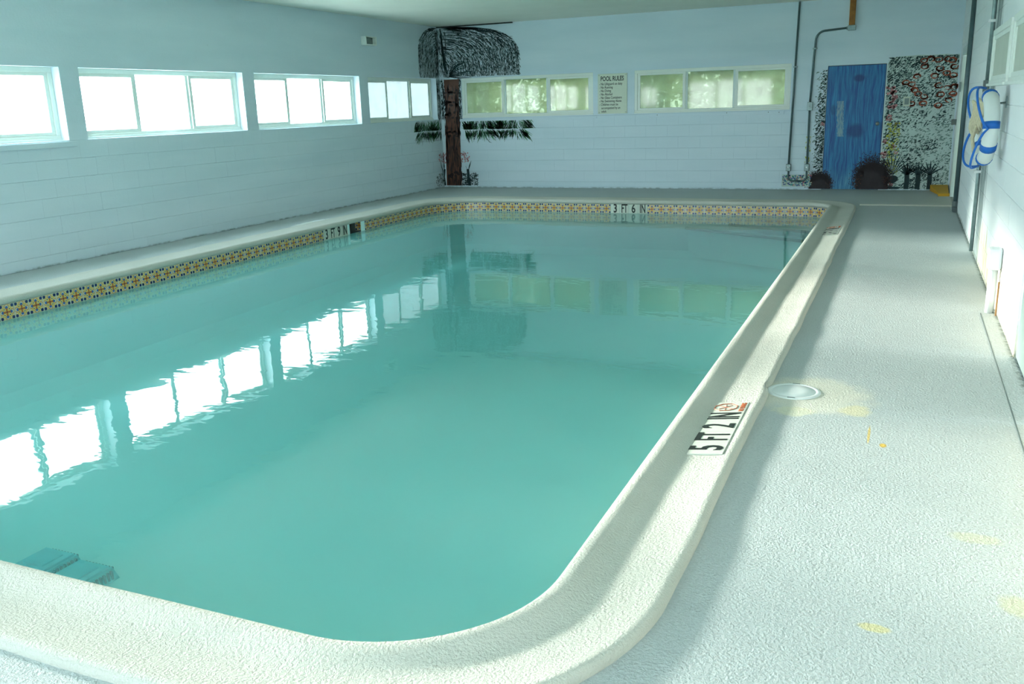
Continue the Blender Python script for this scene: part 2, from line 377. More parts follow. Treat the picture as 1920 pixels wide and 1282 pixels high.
def block_mesh(w, h, axis, out, mat):
    k = (round(w, 3), round(h, 3), axis, out, mat.name)
    if k in _bcache: return _bcache[k]
    g = 0.0015; bv = 0.003; bm = bm_new()
    def rect(m_, d): q = m_*0.16; return [bm.verts.new(P(axis, 0, out, u, d, z)) for u, z in ((-w/2+q, -h/2+m_), (w/2-q, -h/2+m_), (w/2-q, h/2-m_), (-w/2+q, h/2-m_))]
    A = rect(g/2, 0.012); B = rect(g/2, 0.0045); D = rect(g/2+bv, 0.0)
    for X_, Y_ in ((A, B), (B, D)):
        for i in range(4): bm.faces.new((X_[i], X_[(i+1) % 4], Y_[(i+1) % 4], Y_[i]))
    bm.faces.new(D); bm.faces.new(A[::-1])
    bmesh.ops.recalc_face_normals(bm, faces=bm.faces)
    me = bpy.data.meshes.new('block'); bm.to_mesh(me); bm.free(); me.materials.append(mat); _bcache[k] = me; return me
def blocks(parent, axis, face, out, u0, u1, ztop, zbot, openings, mat, limit=295, near=0.0):
    items = []; k = 0; z1 = ztop
    while z1 > zbot+0.03:
        z0 = max(zbot, z1-COURSE); u = u0-(0.2 if k % 2 else 0.0)
        while u < u1-0.02:
            a, b = max(u, u0), min(u+0.4, u1)
            for o in openings:
                if o[2] < (z0+z1)/2 < o[3]:
                    if a >= o[0] and b <= o[1]: a = b
                    elif a < o[0] < b: b = o[0]
                    elif a < o[1] < b: a = o[1]
            if b-a > 0.03: items.append((a, b, z0, z1))
            u += 0.4
        z1 = z0; k += 1
    items.sort(key=lambda t: abs((t[0]+t[1])/2-near))
    rest = items[limit:]
    for a, b, z0, z1 in items[:limit]:
        me = block_mesh(b-a, z1-z0, axis, out, mat)
        o = bpy.data.objects.new('block', me); o.location = P(axis, face, out, (a+b)/2, random.uniform(-0.0006, 0.0006), (z0+z1)/2)
        C.collection.objects.link(o); o.parent = parent
    if rest:
        bm = bm_new()
        for a, b, z0, z1 in rest:
            me = block_mesh(b-a, z1-z0, axis, out, mat); t0 = len(bm.verts); bm.from_mesh(me); bm.verts.ensure_lookup_table()
            off = Vector(P(axis, face, out, (a+b)/2, 0, (z0+z1)/2))
            for v in bm.verts[t0:]: v.co += off
        o = obj('further_blocks', bm, mat, parent); o['kind'] = 'stuff'

LW = [(-1.30, 1.44), (1.70, 4.45), (4.72, 7.475), (7.735, 10.52), (10.77, 13.515), (13.785, 16.29)]
FW = [(-8.14, -5.42), (-4.63, -1.89)]
ZT = 2.125
lop = [(a, b, BZ, ZT) for a, b in LW]; fop = [(a, b, 1.355, 2.11) for a, b in FW]
fdoor = (-1.305, -0.395, 0.0, 2.045)
wl = wall('wall_left', 'x', XL, -1, YN-T, YF+T, lop, MW, BZ, 'long pale blue painted block wall with a strip of windows above the far side of the pool')
blocks(wl, 'x', XL, -1, YN, YF, BZ, 0.0, [], MW, 295, 12.5)
wf = wall('wall_far', 'y', YF, 1, XL, XR, fop+[fdoor], MW, BZ, 'pale blue block end wall with two windows, rules sign and blue door')
blocks(wf, 'y', YF, 1, XL, XR, BZ, 0.0, [fdoor], MW, 295, -4)
d2 = (13.75, 15.55, 0.0, 2.19); d3 = (4.7, 5.95, 0.0, 2.05)
rop = [(7.95, 9.38, 1.66, 2.05), (6.2, 7.55, 1.66, 2.05)]
wr = wall('wall_right', 'x', XR, 1, YN-T, YF+T, rop+[d2, d3], MWR, ZC, 'white block wall on the right with ochre damp stains along its foot')
blocks(wr, 'x', XR, 1, YN, YF, ZC-0.01, 0.0, rop+[d2, d3], MWR, 295, 9.0)
nop = [(-7.8, -4.6, 0.9, 2.3), (-3.8, -0.6, 0.9, 2.3)]
wn_ = wall('wall_near', 'y', YN, -1, XL, XR, nop, MW, 0.0, 'pale blue wall behind the viewer with wide windows')
bm = bm_new(); bx(bm, (XL-T-0.3, YN-T-0.3, ZC), (XR+T+0.3, YF+T+0.3, ZC+0.15))
ceil = struct(obj('ceiling', bm, MCEIL), 'flat cream painted ceiling over the pool room', 'ceiling')

# ------------------------------------------------------------ pool outline
CX0, CX1, CY0, CY1 = -7.40, -0.945, 1.93, 14.13
RAD = {'nr': 0.62, 'fr': 0.42, 'fl': 0.85, 'nl': 0.62}
WATER = -0.185
def outline(step=0.1525):
    """list of (x, y, nx, ny) with outward normals, equal steps, counter-clockwise from the near-left straight"""
    segs = []
    def line(a, b, n): segs.append(('l', Vector(a), Vector(b), Vector(n), (Vector(b)-Vector(a)).length))
    def arc(c, r, a0): segs.append(('a', Vector(c), r, a0, None, r*math.pi/2))
    nr, fr, fl, nl = RAD['nr'], RAD['fr'], RAD['fl'], RAD['nl']
    line((CX0+nl, CY0), (CX1-nr, CY0), (0, -1)); arc((CX1-nr, CY0+nr), nr, -math.pi/2)
    line((CX1, CY0+nr), (CX1, CY1-fr), (1, 0)); arc((CX1-fr, CY1-fr), fr, 0)
    line((CX1-fr, CY1), (CX0+fl, CY1), (0, 1)); arc((CX0+fl, CY1-fl), fl, math.pi/2)
    line((CX0, CY1-fl), (CX0, CY0+nl), (-1, 0)); arc((CX0+nl, CY0+nl), nl, math.pi)
    tot = sum(s[-1] for s in segs); n = round(tot/step); out = []
    for i in range(n):
        s = tot*i/n
        for g in segs:
            if s <= g[-1]: break
            s -= g[-1]
        if g[0] == 'l':
            p = g[1]+(g[2]-g[1])*(s/g[-1]); nn = g[3]
        else:
            a = g[3]+s/g[2]; nn = Vector((math.cos(a), math.sin(a))); p = g[1]+nn*g[2]
        out.append((p.x, p.y, nn.x, nn.y))
    return out
PTS = outline(); FINE = outline(0.05)

# floor deck with the pool cut out
bm = bm_new(); loops = []
inner = [bm.verts.new((x+nx*0.30, y+ny*0.30, 0)) for x, y, nx, ny in FINE]
outer = [bm.verts.new(c) for c in ((XL-T, YN-T, 0), (XR+T, YN-T, 0), (XR+T, YF+T, 0), (XL-T, YF+T, 0))]
ed = [bm.edges.new((L[i], L[(i+1) % len(L)])) for L in (inner, outer) for i in range(len(L))]
bmesh.ops.triangle_fill(bm, use_beauty=True, edges=ed)
for f in bm.faces:
    if f.normal.z < 0: f.normal_flip()
me = bpy.data.meshes.new('floor'); bm.to_mesh(me); bm.free(); me.materials.append(MDECK)
floor = bpy.data.objects.new('floor', me); C.collection.objects.link(floor)
struct(floor, 'rough pale blue painted concrete deck around the pool', 'floor')

SY0, SY1 = 11.07, 11.375
pool = thing('swimming_pool', 'rectangular indoor pool with rounded corners, cream coping and flowered waterline tiles', 'pool', (CX0, CY0, 0))
def floor_z(y): return -0.98+(y-2)*0.009
# basin
bm = bm_new(); rows = []
lv = [bm.verts.new((x, y, -0.035)) for x, y, *_ in FINE]
l2 = [bm.verts.new((x, y, -0.30)) for x, y, *_ in FINE]
l2b = [bm.verts.new((x-nx*0.03, y-ny*0.03, -0.33)) for x, y, nx, ny in FINE]
l3 = [bm.verts.new((x-nx*0.06, y-ny*0.06, floor_z(y-ny*0.06)+0.12)) for x, y, nx, ny in FINE]
l4 = [bm.verts.new((x-nx*0.18, y-ny*0.18, floor_z(y-ny*0.18))) for x, y, nx, ny in FINE]
nF = len(FINE)
for A, B in ((lv, l2), (l2, l2b), (l2b, l3), (l3, l4)):
    for i in range(nF):
        if A is lv and FINE[i][2] < -0.99 and SY0 < FINE[i][1] < SY1 and SY0 < FINE[(i+1) % nF][1] < SY1: continue
        bm.faces.new((A[i], B[i], B[(i+1) % nF], A[(i+1) % nF]))
bmesh.ops.triangle_fill(bm, use_beauty=True, edges=[e for e in bm.edges if e.verts[0] in set(l4) and e.verts[1] in set(l4)])
basin = obj('basin', bm, MBASIN, pool)
# coping: profile swept round the pool, outer lip a little wavy
PROF = [(0.03, -0.036), (-0.012, -0.036), (-0.026, -0.022), (-0.030, 0.0), (-0.024, 0.020), (-0.006, 0.033), (0.020, 0.034), (0.05, 0.024), (0.09, 0.010), (0.13, 0.004), (0.18, 0.009), (0.23, 0.0155), (0.275, 0.022), (0.31, 0.031), (0.333, 0.035), (0.347, 0.026), (0.352, 0.0), (0.345, -0.02), (0.20, -0.03)]
from mathutils import noise as mn
bm = bm_new(); rings = []
for x, y, nx, ny in FINE:
    R_ = []
    for k, (d, z) in enumerate(PROF):
        w = mn.noise(Vector((x*2.3, y*2.3, k*0.15)))
        dd = d+(0.012*w if k >= 12 and k <= 16 else 0.002*w if 2 < k < 8 else 0); zz = z+(0.004*w if 3 < k < 16 else 0)
        px_, py_ = x+nx*dd, y+ny*dd
        if 13 <= k <= 16 and math.hypot(px_+0.47, py_-4.89) < 0.150:     # notch where the skimmer lid sits
            v_ = Vector((px_+0.47, py_-4.89)).normalized()*0.150; px_, py_ = -0.47+v_.x, 4.89+v_.y
        R_.append(bm.verts.new((px_, py_, zz)))
    rings.append(R_)
for i in range(nF):
    A, B = rings[i], rings[(i+1) % nF]
    for k in range(len(PROF)-1): bm.faces.new((A[k], A[k+1], B[k+1], B[k]))
cop = obj('coping', bm, MCOP, pool, smooth=True)

# waterline tiles
TW, TH, TT = 0.1475, 0.146, 0.008
bm = bm_new(); uvl = bm.loops.layers.uv.new('uv')
def tq(vs_):
    f = bm.faces.new(vs_)
    for l in f.loops: l[uvl].uv = (l.vert.co.x/TW+0.5, l.vert.co.z/TH+0.5)
for m_, d0, d1 in ((0, 0.0, TT-0.0015), ):
    A = [bm.verts.new((sx_*TW/2, 0.0, sz*TH/2)) for sx_, sz in ((-1, -1), (1, -1), (1, 1), (-1, 1))]
    B = [bm.verts.new((sx_*TW/2, d1, sz*TH/2)) for sx_, sz in ((-1, -1), (1, -1), (1, 1), (-1, 1))]
    D = [bm.verts.new((sx_*(TW/2-0.002), TT, sz*(TH/2-0.002))) for sx_, sz in ((-1, -1), (1, -1), (1, 1), (-1, 1))]
    for X_, Y_ in ((A, B), (B, D)):
        for i in range(4): tq((X_[i], X_[(i+1) % 4], Y_[(i+1) % 4], Y_[i]))
    tq(D)
bmesh.ops.recalc_face_normals(bm, faces=bm.faces)
tme = bpy.data.meshes.new('tile'); bm.to_mesh(tme); bm.free(); tme.materials.append(MTILE)
mme = tme.copy(); mme.materials.clear(); mme.materials.append(MMARK)
TZ = -0.036-TH/2-0.002
nP = len(PTS)
SKY = (11.07, 11.42)
mark_far = {'3': -4.29, 'FT': -4.14, '6': -3.99, 'IN': -3.84}
def near_letter(x, y, table, axis):
    best = None
    for k, v in table: 
        if abs((x if axis == 'x' else y)-v) < 0.0762: best = k
    return best
ML = [('3', 10.44), ('FT', 10.593), ('9', 10.745), ('IN', 10.898)]
MF = [('3', -4.30), ('FT', -4.147), ('6', -3.995), ('IN', -3.842)]
# snap markers to real tile centres
cents = []
for i in range(nP):
    a, b = PTS[i], PTS[(i+1) % nP]; cents.append(((a[0]+b[0])/2, (a[1]+b[1])/2, (a[2]+b[2])/2, (a[3]+b[3])/2))
left = sorted([i for i, c in enumerate(cents) if c[2] < -0.99], key=lambda i: abs(cents[i][1]-10.45))
i0 = left[0]; lm = {}
for k, s in enumerate(('3', 'FT', '9', 'IN')):     # travelling round the outline the left side runs towards -y
    lm[i0-k] = s
far = sorted([i for i, c in enumerate(cents) if c[3] > 0.99], key=lambda i: abs(cents[i][0]+4.30)); j0 = far[0]
for k, s in enumerate(('3', 'FT', '6', 'IN')): lm[j0-k] = s
skim = {i for i in left if SKY[0] < cents[i][1] < SKY[1]}
for i, (x, y, nx, ny) in enumerate(cents):
    if i in skim: continue
    L_ = math.hypot(nx, ny); nx /= L_; ny /= L_
    o = bpy.data.objects.new('tile' if i not in lm else 'marker_tile', tme if i not in lm else mme)
    o.location = (x-CX0, y-CY0, TZ); o.rotation_euler = (0, 0, math.atan2(nx, -ny)); o.parent = pool; C.collection.objects.link(o)
    # local +y must face the water: direction (-nx,-ny)
    o.rotation_euler = (0, 0, math.atan2(nx, -ny))
    if i in lm:
        o['label'] = 'white tile with a black depth figure'
        s = lm[i]; me = text_mesh(s, 0.195, 0.70 if len(s) == 1 else 0.50, 0.004)
        right = (ny, -nx, 0)
        w = Vector((x-nx*(TT+0.001), y-ny*(TT+0.001), TZ+0.0))
        tx = put_text(me, 'lettering', MBLACK, w, right, (0, 0, 1)); tx.parent = o
        tx.matrix_parent_inverse = (Matrix.Translation(pool.location) @ o.matrix_basis).inverted()
# skimmer mouth in the left band
sk = [cents[i] for i in skim]; sy0 = min(c[1] for c in sk)-0.075; sy1 = max(c[1] for c in sk)+0.075; zb_ = -0.31
bm = bm_new()
bx(bm, (CX0-0.25, sy0-0.06, zb_), (CX0-0.24, sy1+0.06, -0.03)); bx(bm, (CX0-0.24, sy0-0.06, zb_), (CX0-0.002, sy0, -0.03))
bx(bm, (CX0-0.24, sy1, zb_), (CX0-0.002, sy1+0.06, -0.03)); bx(bm, (CX0-0.24, sy0, zb_), (CX0-0.002, sy1, zb_+0.01))
sko = obj('skimmer_mouth', bm, MDARK, pool); sko['label'] = 'dark grey skimmer opening breaking the tile band'
o = bpy.data.objects.new('tile', tme); o.location = (-0.085, sy1-0.001-CY0, TZ); o.rotation_euler = (0, 0, math.pi); o.parent = pool; C.collection.objects.link(o)

# submerged corner steps with dark nosings
bm = bm_new(); nos = []
steps = [(-0.27, (-1.95, 14.10), (-0.96, 13.70)), (-0.34, (-2.45, 14.10), (-0.96, 13.38)), (-0.41, (-3.12, 14.10), (-0.96, 12.92))]
for z, a, b in steps:
    nos.append((z, a, b))
    pts = [a, b, (-0.985, CY1-0.5), (-1.1, CY1-0.1), (-1.4, CY1-0.03)]
    if a[0] > -1.4: continue
    z = z-0.62*(0.02-z) if False else z
    T_ = [bm.verts.new((px_, py_, z)) for px_, py_ in pts]; B_ = [bm.verts.new((px_, py_, -0.84)) for px_, py_ in pts]
    bm.faces.new(T_)
    for i in range(len(pts)): bm.faces.new((T_[i], B_[i], B_[(i+1) % len(pts)], T_[(i+1) % len(pts)]))
obj('steps', bm, MBASIN, pool)
for z, a, b in nos:
    bm = bm_new(); tube(bm, [(a[0], a[1]-0.0, z+0.012), (b[0], b[1], z+0.012)], 0.022, 8)
    o = obj('step_nosing', bm, MPIPE, pool); o['label'] = 'dark strip along a submerged corner step'

# floor drains at the deep end
MDRAIN = plain('aged_blue_plastic', (0.14, 0.66, 0.80), 0.6, var=0.1)
for x, y in [(-4.40, 3.20), (-4.08, 3.16)]:
    z0 = floor_z(y)+0.002; s = 0.145
    bm = bm_new()
    for k, (h0, h1, r0, r1) in enumerate(((0, 0.07, s, s*0.86), (0.07, 0.082, s*0.80, s*0.78), (0.07, 0.09, s*0.52, s*0.50))):
        A = [bm.verts.new((x+a*r0, y+b*r0, z0+h0)) for a, b in ((-1, -1), (1, -1), (1, 1), (-1, 1))]
        B = [bm.verts.new((x+a*r1, y+b*r1, z0+h1)) for a, b in ((-1, -1), (1, -1), (1, 1), (-1, 1))]
        for i in range(4): bm.faces.new((A[i], A[(i+1) % 4], B[(i+1) % 4], B[i]))
        bm.faces.new(B)
    d = obj('drain_cover', bm, MDRAIN, pool); d['label'] = 'square raised drain cover on the deep floor'
    bm = bm_new()
    for k in range(9):
        t_ = -0.8+k*0.2
        for sgn in (-1, 1):
            bx(bm, (x+sgn*s*0.86-0.006 if sgn > 0 else x-s*1.0, y+t_*s*0.86-0.006, z0+0.012), (x+s*1.0 if sgn > 0 else x-s*0.86+0.006, y+t_*s*0.86+0.006, z0+0.06))
            bx(bm, (x+t_*s*0.86-0.006, y+sgn*s*0.93-0.012, z0+0.012), (x+t_*s*0.86+0.006, y+sgn*s*0.93+0.012, z0+0.06))
    obj('drain_slots', bm, plain('slot_blue', (0.008, 0.08, 0.16), 0.6), d)
# water sheet
bm = bm_new(); lv = [bm.verts.new((x+nx*0.012, y+ny*0.012, WATER)) for x, y, nx, ny in FINE]; lb = [bm.verts.new((v.co.x, v.co.y, -1.15)) for v in lv]
bm.faces.new(lv); bm.faces.new(lb[::-1])
for i in range(nF): bm.faces.new((lv[i], lb[i], lb[(i+1) % nF], lv[(i+1) % nF]))
w = obj('pool_water', bm, MWATER)
tag(w, 'still turquoise water filling the pool, mirroring the windows', 'water', kind='stuff')

# markers set flat into the coping on the right
def deck_marker(y0, words, y1, sign):
    xa, xb = -0.815, -0.655; za, zb = 0.0095, 0.0305; n = 5; L_ = (y1-y0)/n
    up = Vector((xa-xb, 0, za-zb)).normalized(); xm = (xa+xb)/2
    def at(f, y, d=0.0012): return Vector((xb+(xa-xb)*f, y, zb+(za-zb)*f+d))
    for k in range(n):
        ya, yb = y0+k*L_+0.001, y0+(k+1)*L_-0.001; b2 = bm_new()
        v = [b2.verts.new(c) for c in ((xa, ya, za-0.02), (xb, ya, zb-0.02), (xb, yb, zb-0.02), (xa, yb, za-0.02), (xa, ya, za), (xb, ya, zb), (xb, yb, zb), (xa, yb, za))]
        for f in ((0, 1, 2, 3), (4, 5, 6, 7), (0, 1, 5, 4), (1, 2, 6, 5), (2, 3, 7, 6), (3, 0, 4, 7)): b2.faces.new([v[i] for i in f])
        t_ = obj('marker_tile', b2, MMARK, pool, bevel=0.001)
        if k == 0: t_['label'] = 'flat white coping tile with black depth figures'
        if k < len(words):
            w_ = words[k]; me = text_mesh(w_, 0.215, 0.66 if len(w_) == 1 else 0.50, 0.004)
            put_text(me, 'lettering', MBLACK, at(0.5, y0+(k+0.5)*L_), (0, 1, 0), up, t_)
        elif sign:
            cy = y0+(k+0.42)*L_; b_ = bm_new()
            tube(b_, [at(0.66+0.42*math.cos(a)*0.9, cy+0.058*math.sin(a)) for a in [math.pi*(2*i+1)/8 for i in range(8)]], 0.0026, 6, closed=True)
            for a in (0.6, -0.75, 1.5):
                tube(b_, [at(0.66-0.26*math.cos(a), cy-0.042*math.sin(a)), at(0.66+0.26*math.cos(a), cy+0.042*math.sin(a))], 0.0016, 6)
            s_ = obj('no_diving_sign', b_, MRED, t_); s_['label'] = 'red octagon with a crossed figure'
            put_text(text_mesh('NO DIVING', 0.036, 0.72, 0.0008), 'lettering', MRED, at(0.12, cy), (0, 1, 0), up, t_)
deck_marker(3.79, ['5', 'FT', '2', 'IN'], 4.55, True)
deck_marker(10.82, ['3', 'FT', '9', 'IN'], 11.58, True)

# ------------------------------------------------------------ windows
def sash_window(name, axis, face, out, u0, u1, z0, z1, depth, divs, pane, label, fw=0.055, sill=True, boards=None):
    e = sempty(name, P(axis, face, out, (u0+u1)/2, depth, z0), label, 'window')
    def box(bm, ua, ub, za, zb, d0, d1):
        a = P(axis, face, out, ua, d0, za); b = P(axis, face, out, ub, d1, zb); bx(bm, tuple(map(min, a, b)), tuple(map(max, a, b)))
    bm = bm_new(); d0, d1 = depth, depth+0.07
    box(bm, u0, u1, z1-fw, z1, d0, d1); box(bm, u0, u1, z0, z0+fw, d0, d1); box(bm, u0, u0+fw, z0+fw, z1-fw, d0, d1); box(bm, u1-fw, u1, z0+fw, z1-fw, d0, d1)
    box(bm, u0, u1, z0, z0+fw*0.45, d0-0.02, d0)             # front lip of the sill track
    obj('window_frame', bm, MFRAME, e, bevel=0.004)
    us = [u0+fw]+divs+[u1-fw]; n = len(us)-1
    for i in range(n):
        a, b = us[i], us[i+1]; mid = (i == 1)
        s = 0.018 if mid else 0.036; dd = d0+(0.034 if mid else 0.012)
        a2, b2 = (a-0.012, b+0.012) if mid else (a, b)
        a2 = max(a2, u0+fw*0.9); b2 = min(b2, u1-fw*0.9)
        bm = bm_new(); za, zb = z0+fw, z1-fw
        if mid: za -= 0.012; zb += 0.012
        sv = 0.050
        box(bm, a2, b2, zb-s, zb, dd, dd+0.02); box(bm, a2, b2, za, za+s, dd, dd+0.02); box(bm, a2, a2+sv, za+s, zb-s, dd, dd+0.02); box(bm, b2-sv, b2, za+s, zb-s, dd, dd+0.02)
        sa = obj('sash', bm, MFRAME if not mid else MFRAME2, e, bevel=0.003)
        bm = bm_new(); box(bm, a2+sv, b2-sv, za+s, zb-s, dd+0.009, dd+0.012)
        g = obj('pane', bm, boards or pane, sa)
    return e
order = ['above the near left side of the pool, out of frame', 'cut by the left edge of the photo, first part', 'leftmost on the long wall, cut by the edge of the photo', 'second from the left on the long wall, its left pane frost-patterned', 'third from the left on the long wall', 'nearest the painted palm on the long wall']
for i, (a, b) in enumerate(LW):
    k = (b-a)/3
    sash_window('window_%d' % (i+1), 'x', XL, -1, a, b, BZ, ZT, 0.115, [a+k, a+2*k], (MPANE, MPANE, MPANE, MPANE, MPANE5, MPANE6)[i], 'three-pane white sliding window '+order[i])
sash_window('window_7', 'y', YF, 1, FW[0][0], FW[0][1], 1.355, 2.11, 0.015, [-7.24, -6.33], MPANE2, 'three-pane window between the painted palm and the rules sign')
sash_window('window_8', 'y', YF, 1, FW[1][0], FW[1][1], 1.355, 2.11, 0.0, [-3.70, -2.83], MPANE2, 'three-pane window between the rules sign and the conduit')
sash_window('window_9', 'x', XR, 1, 7.85, 9.48, 1.60, 2.08, -0.045, [], MPANE, 'boarded beige window above the life ring', fw=0.05, boards=MBOARD)
sash_window('window_10', 'x', XR, 1, 6.1, 7.65, 1.60, 2.08, -0.045, [], MPANE, 'boarded beige window at the top right edge of the photo', fw=0.05, boards=MBOARD)
sash_window('window_11', 'y', YN, -1, nop[0][0], nop[0][1], 0.9, 2.3, 0.05, [-6.7, -5.7], MPANE, 'wide window in the wall behind the viewer, left one')
sash_window('window_12', 'y', YN, -1, nop[1][0], nop[1][1], 0.9, 2.3, 0.05, [-2.7, -1.7], MPANE, 'wide window in the wall behind the viewer, right one')
# sill boards and trims
bm = bm_new(); bx(bm, (XL, 4.6, 1.265), (XL+0.02, 7.56, 1.325)); struct(obj('trim_1', bm, MW, bevel=0.004), 'chipped painted board under the leftmost window', 'trim')
bm = bm_new(); bx(bm, (-4.35, YF-0.012, 1.285), (-1.98, YF, 1.345)); tr2 = struct(obj('trim_2', bm, MW, bevel=0.003), 'painted strip with screw holes under the window by the conduit', 'trim')
for k in range(13):
    if k in (2, 6): continue
    bm = bm_new(); cyl(bm, (-4.2+k*0.178, YF-0.014, 1.32+0.006*math.sin(k*2)), 0.008, 0.003, 'y', 8)
    obj('screw_hole', bm, MDARK if k in (0, 7, 11, 12) else MW, tr2)
bm = bm_new(); bx(bm, (-8.2, YF-0.010, 1.29), (-5.35, YF, 1.335)); struct(obj('trim_3', bm, MW, bevel=0.003), 'painted strip under the window beside the palm', 'trim')
for n_, (a, b) in enumerate(((XL+0.004, -1.52), )):
    bm = bm_new(); bx(bm, (a, YF-0.014, 0), (b, YF, 0.032)); struct(obj('baseboard_far', bm, MW, bevel=0.004), 'low painted ledge at the foot of the end wall', 'baseboard')
bm = bm_new(); bx(bm, (XR-0.10, 2.0, 0), (XR, 7.15, 0.004)); bbr = struct(obj('baseboard_right', bm, MDECK), 'thin raised strip along the foot of the right wall', 'baseboard')
bm = bm_new(); bx(bm, (XR-0.106, 2.0, 0), (XR-0.10, 7.15, 0.0045)); obj('joint_line', bm, MDARK, bbr)
bm = bm_new(); tube(bm, [(-0.60+0.03, 14.10, 0.0), (0.1, 14.12, 0.0), (XR, 14.10, 0.0)], 0.02, 8); struct(obj('trim_4', bm, MCOP), 'low rounded ridge across the deck at the far end', 'trim')
bm = bm_new(); bx(bm, (XL, YF-0.05, ZC-0.02), (-7.0, YF, ZC)); struct(obj('trim_5', bm, MBLACK), 'dark strip along the ceiling above the painted palm', 'trim')

# ------------------------------------------------------------ blue door in the far wall
dr = sempty('door_1', (-0.85, YF, 0), 'blue streakily painted door with a torn strip and dark painted bush', 'door')
bm = bm_new(); bx(bm, (-1.297, YF-0.004, 0.012), (-0.403, YF+0.045, 2.035)); obj('door_slab', bm, MDOOR, dr, bevel=0.003)
bm = bm_new(); bx(bm, (-1.305, YF+0.05, 0), (-0.395, YF+0.15, 2.045)); obj('door_frame', bm, MDARK, dr)
bm = bm_new(); cyl(bm, (-0.478, YF-0.012, 1.09), 0.030, 0.010, 'y', 20); cyl(bm, (-0.478, YF-0.045, 1.09), 0.012, 0.036, 'y', 12)
bmesh.ops.create_uvsphere(bm, u_segments=16, v_segments=10, radius=0.027, matrix=Matrix.Translation((-0.478, YF-0.055, 1.09))); obj('door_knob', bm, MBRASS, dr, smooth=True)
bm = bm_new(); bx(bm, (-1.305, YF-0.02, 0), (-0.395, YF+0.05, 0.012)); obj('threshold', bm, MDARK, dr)
# door in the right wall near the corner (seen edge-on)
e2 = sempty('door_2', (XR, 14.65, 0), 'door tinted cream for light at its crack, with frame, in the right wall beside the far corner', 'door')
bm = bm_new(); bx(bm, (XR-0.02, 15.43, 0), (XR+0.12, 15.55, 2.19)); bx(bm, (XR-0.02, 13.75, 0), (XR+0.12, 13.87, 2.19)); bx(bm, (XR-0.02, 13.87, 2.08), (XR+0.12, 15.43, 2.19)); obj('door_frame', bm, MFRAME2, e2, bevel=0.004)
bm = bm_new(); bx(bm, (XR+0.03, 13.88, 0.01), (XR+0.07, 15.42, 2.07)); obj('door_slab', bm, MCREAM, e2, bevel=0.003)
bm = bm_new(); bx(bm, (XR-0.032, 15.36, 1.56), (XR-0.005, 15.44, 1.70)); obj('hinge', bm, MGALV, e2)
bm = bm_new(); bx(bm, (XR-0.09, 15.46, 1.08), (XR-0.02, 15.52, 1.16)); obj('latch', bm, MDARK, e2)
e3 = sempty('door_3', (XR, 5.3, 0), 'grey-green panelled door at the right edge of the photo', 'door')
bm = bm_new(); bx(bm, (XR+0.01, 4.72, 0.01), (XR+0.05, 5.93, 2.04)); obj('door_slab', bm, MPANEL, e3, bevel=0.004)
bm = bm_new()
for z0, z1 in ((0.2, 0.9), (1.05, 1.85)): bx(bm, (XR+0.002, 4.9, z0), (XR+0.01, 5.75, z1))
obj('door_panel', bm, MPANEL, e3, bevel=0.003)
bm = bm_new(); cyl(bm, (XR-0.05, 5.82, 1.0), 0.025, 0.06, 'x', 14); obj('door_knob', bm, MBRASS, e3, smooth=True)

# ------------------------------------------------------------ rules sign
s = thing('pool_rules_sign', 'pale green POOL RULES sign under clear plastic between the two far windows', 'sign', (-5.046, YF, 1.36))
bm = bm_new(); bx(bm, (-5.325, YF-0.012, 1.365), (-4.765, YF, 2.075)); obj('sign_board', bm, MSIGN, s, bevel=0.003)
put_text(text_mesh('POOL RULES', 0.115, 0.68, 0.0022), 'lettering', MBLACK, Vector((-5.05, YF-0.013, 1.985)), (1, 0, 0), (0, 0, 1), s)
lines = ['- No Lifeguard on duty', '- No Running', '- No Diving', '- No Alcohol', '- No Glass Containers', '- No Swimming Alone', '- Children must be', '   accompanied by an', '   adult']
for k, l in enumerate(lines):
    put_text(text_mesh(l, 0.062, 0.76, 0.0006, 'LEFT'), 'lettering', MBLACK, Vector((-5.295, YF-0.013, 1.895-k*0.061)), (1, 0, 0), (0, 0, 1), s)
for x, z in ((-5.30, 2.05), (-4.79, 2.05), (-5.30, 1.39), (-4.79, 1.39)):
    bm = bm_new(); cyl(bm, (x, YF-0.017, z), 0.007, 0.006, 'y', 10); obj('screw', bm, MGALV, s)

# ------------------------------------------------------------ conduits
def conduit(name, label, pts, r, loc, clips=(), mat=None):
    e = thing(name, label, 'conduit', loc); bm = bm_new(); tube(bm, pts, r, 12); obj('pipe', bm, mat or MPIPE, e, smooth=True)
    for c in clips:
        bm = bm_new(); bx(bm, (c[0]-0.035, c[1]-0.02, c[2]-0.01), (c[0]+0.035, YF, c[2]+0.01)); obj('pipe_clip', bm, MGALV, e)
    return e
def elbow(c, r, a0, a1, n=8): return [(c[0]+r*math.cos(a0+(a1-a0)*i/n), c[1], c[2]+r*math.sin(a0+(a1-a0)*i/n)) for i in range(n+1)]
PY = YF-0.028
conduit('conduit', 'dark vertical conduit from the ceiling just right of the far window', [(-1.805, PY, ZC), (-1.862, PY, 0.43)], 0.017, (-1.83, YF, 0.4), [(-1.825, PY, 2.05)])
conduit('conduit', 'dark conduit bending over from the wooden post and down beside the blue door', [(-1.01, PY, 2.628), (-1.36, PY, 2.605)]+elbow((-1.37, PY, 2.455), 0.15, math.pi/2, math.pi)+[(-1.535, PY, 2.2), (-1.56, PY, 1.47)], 0.017, (-1.55, YF, 1.5), [(-1.525, PY, 2.33)])
conduit('conduit', 'lower dark conduit between the switch box and the outlet box by the door', [(-1.562, PY, 1.33), (-1.557, PY, 0.43)], 0.017, (-1.56, YF, 0.43))
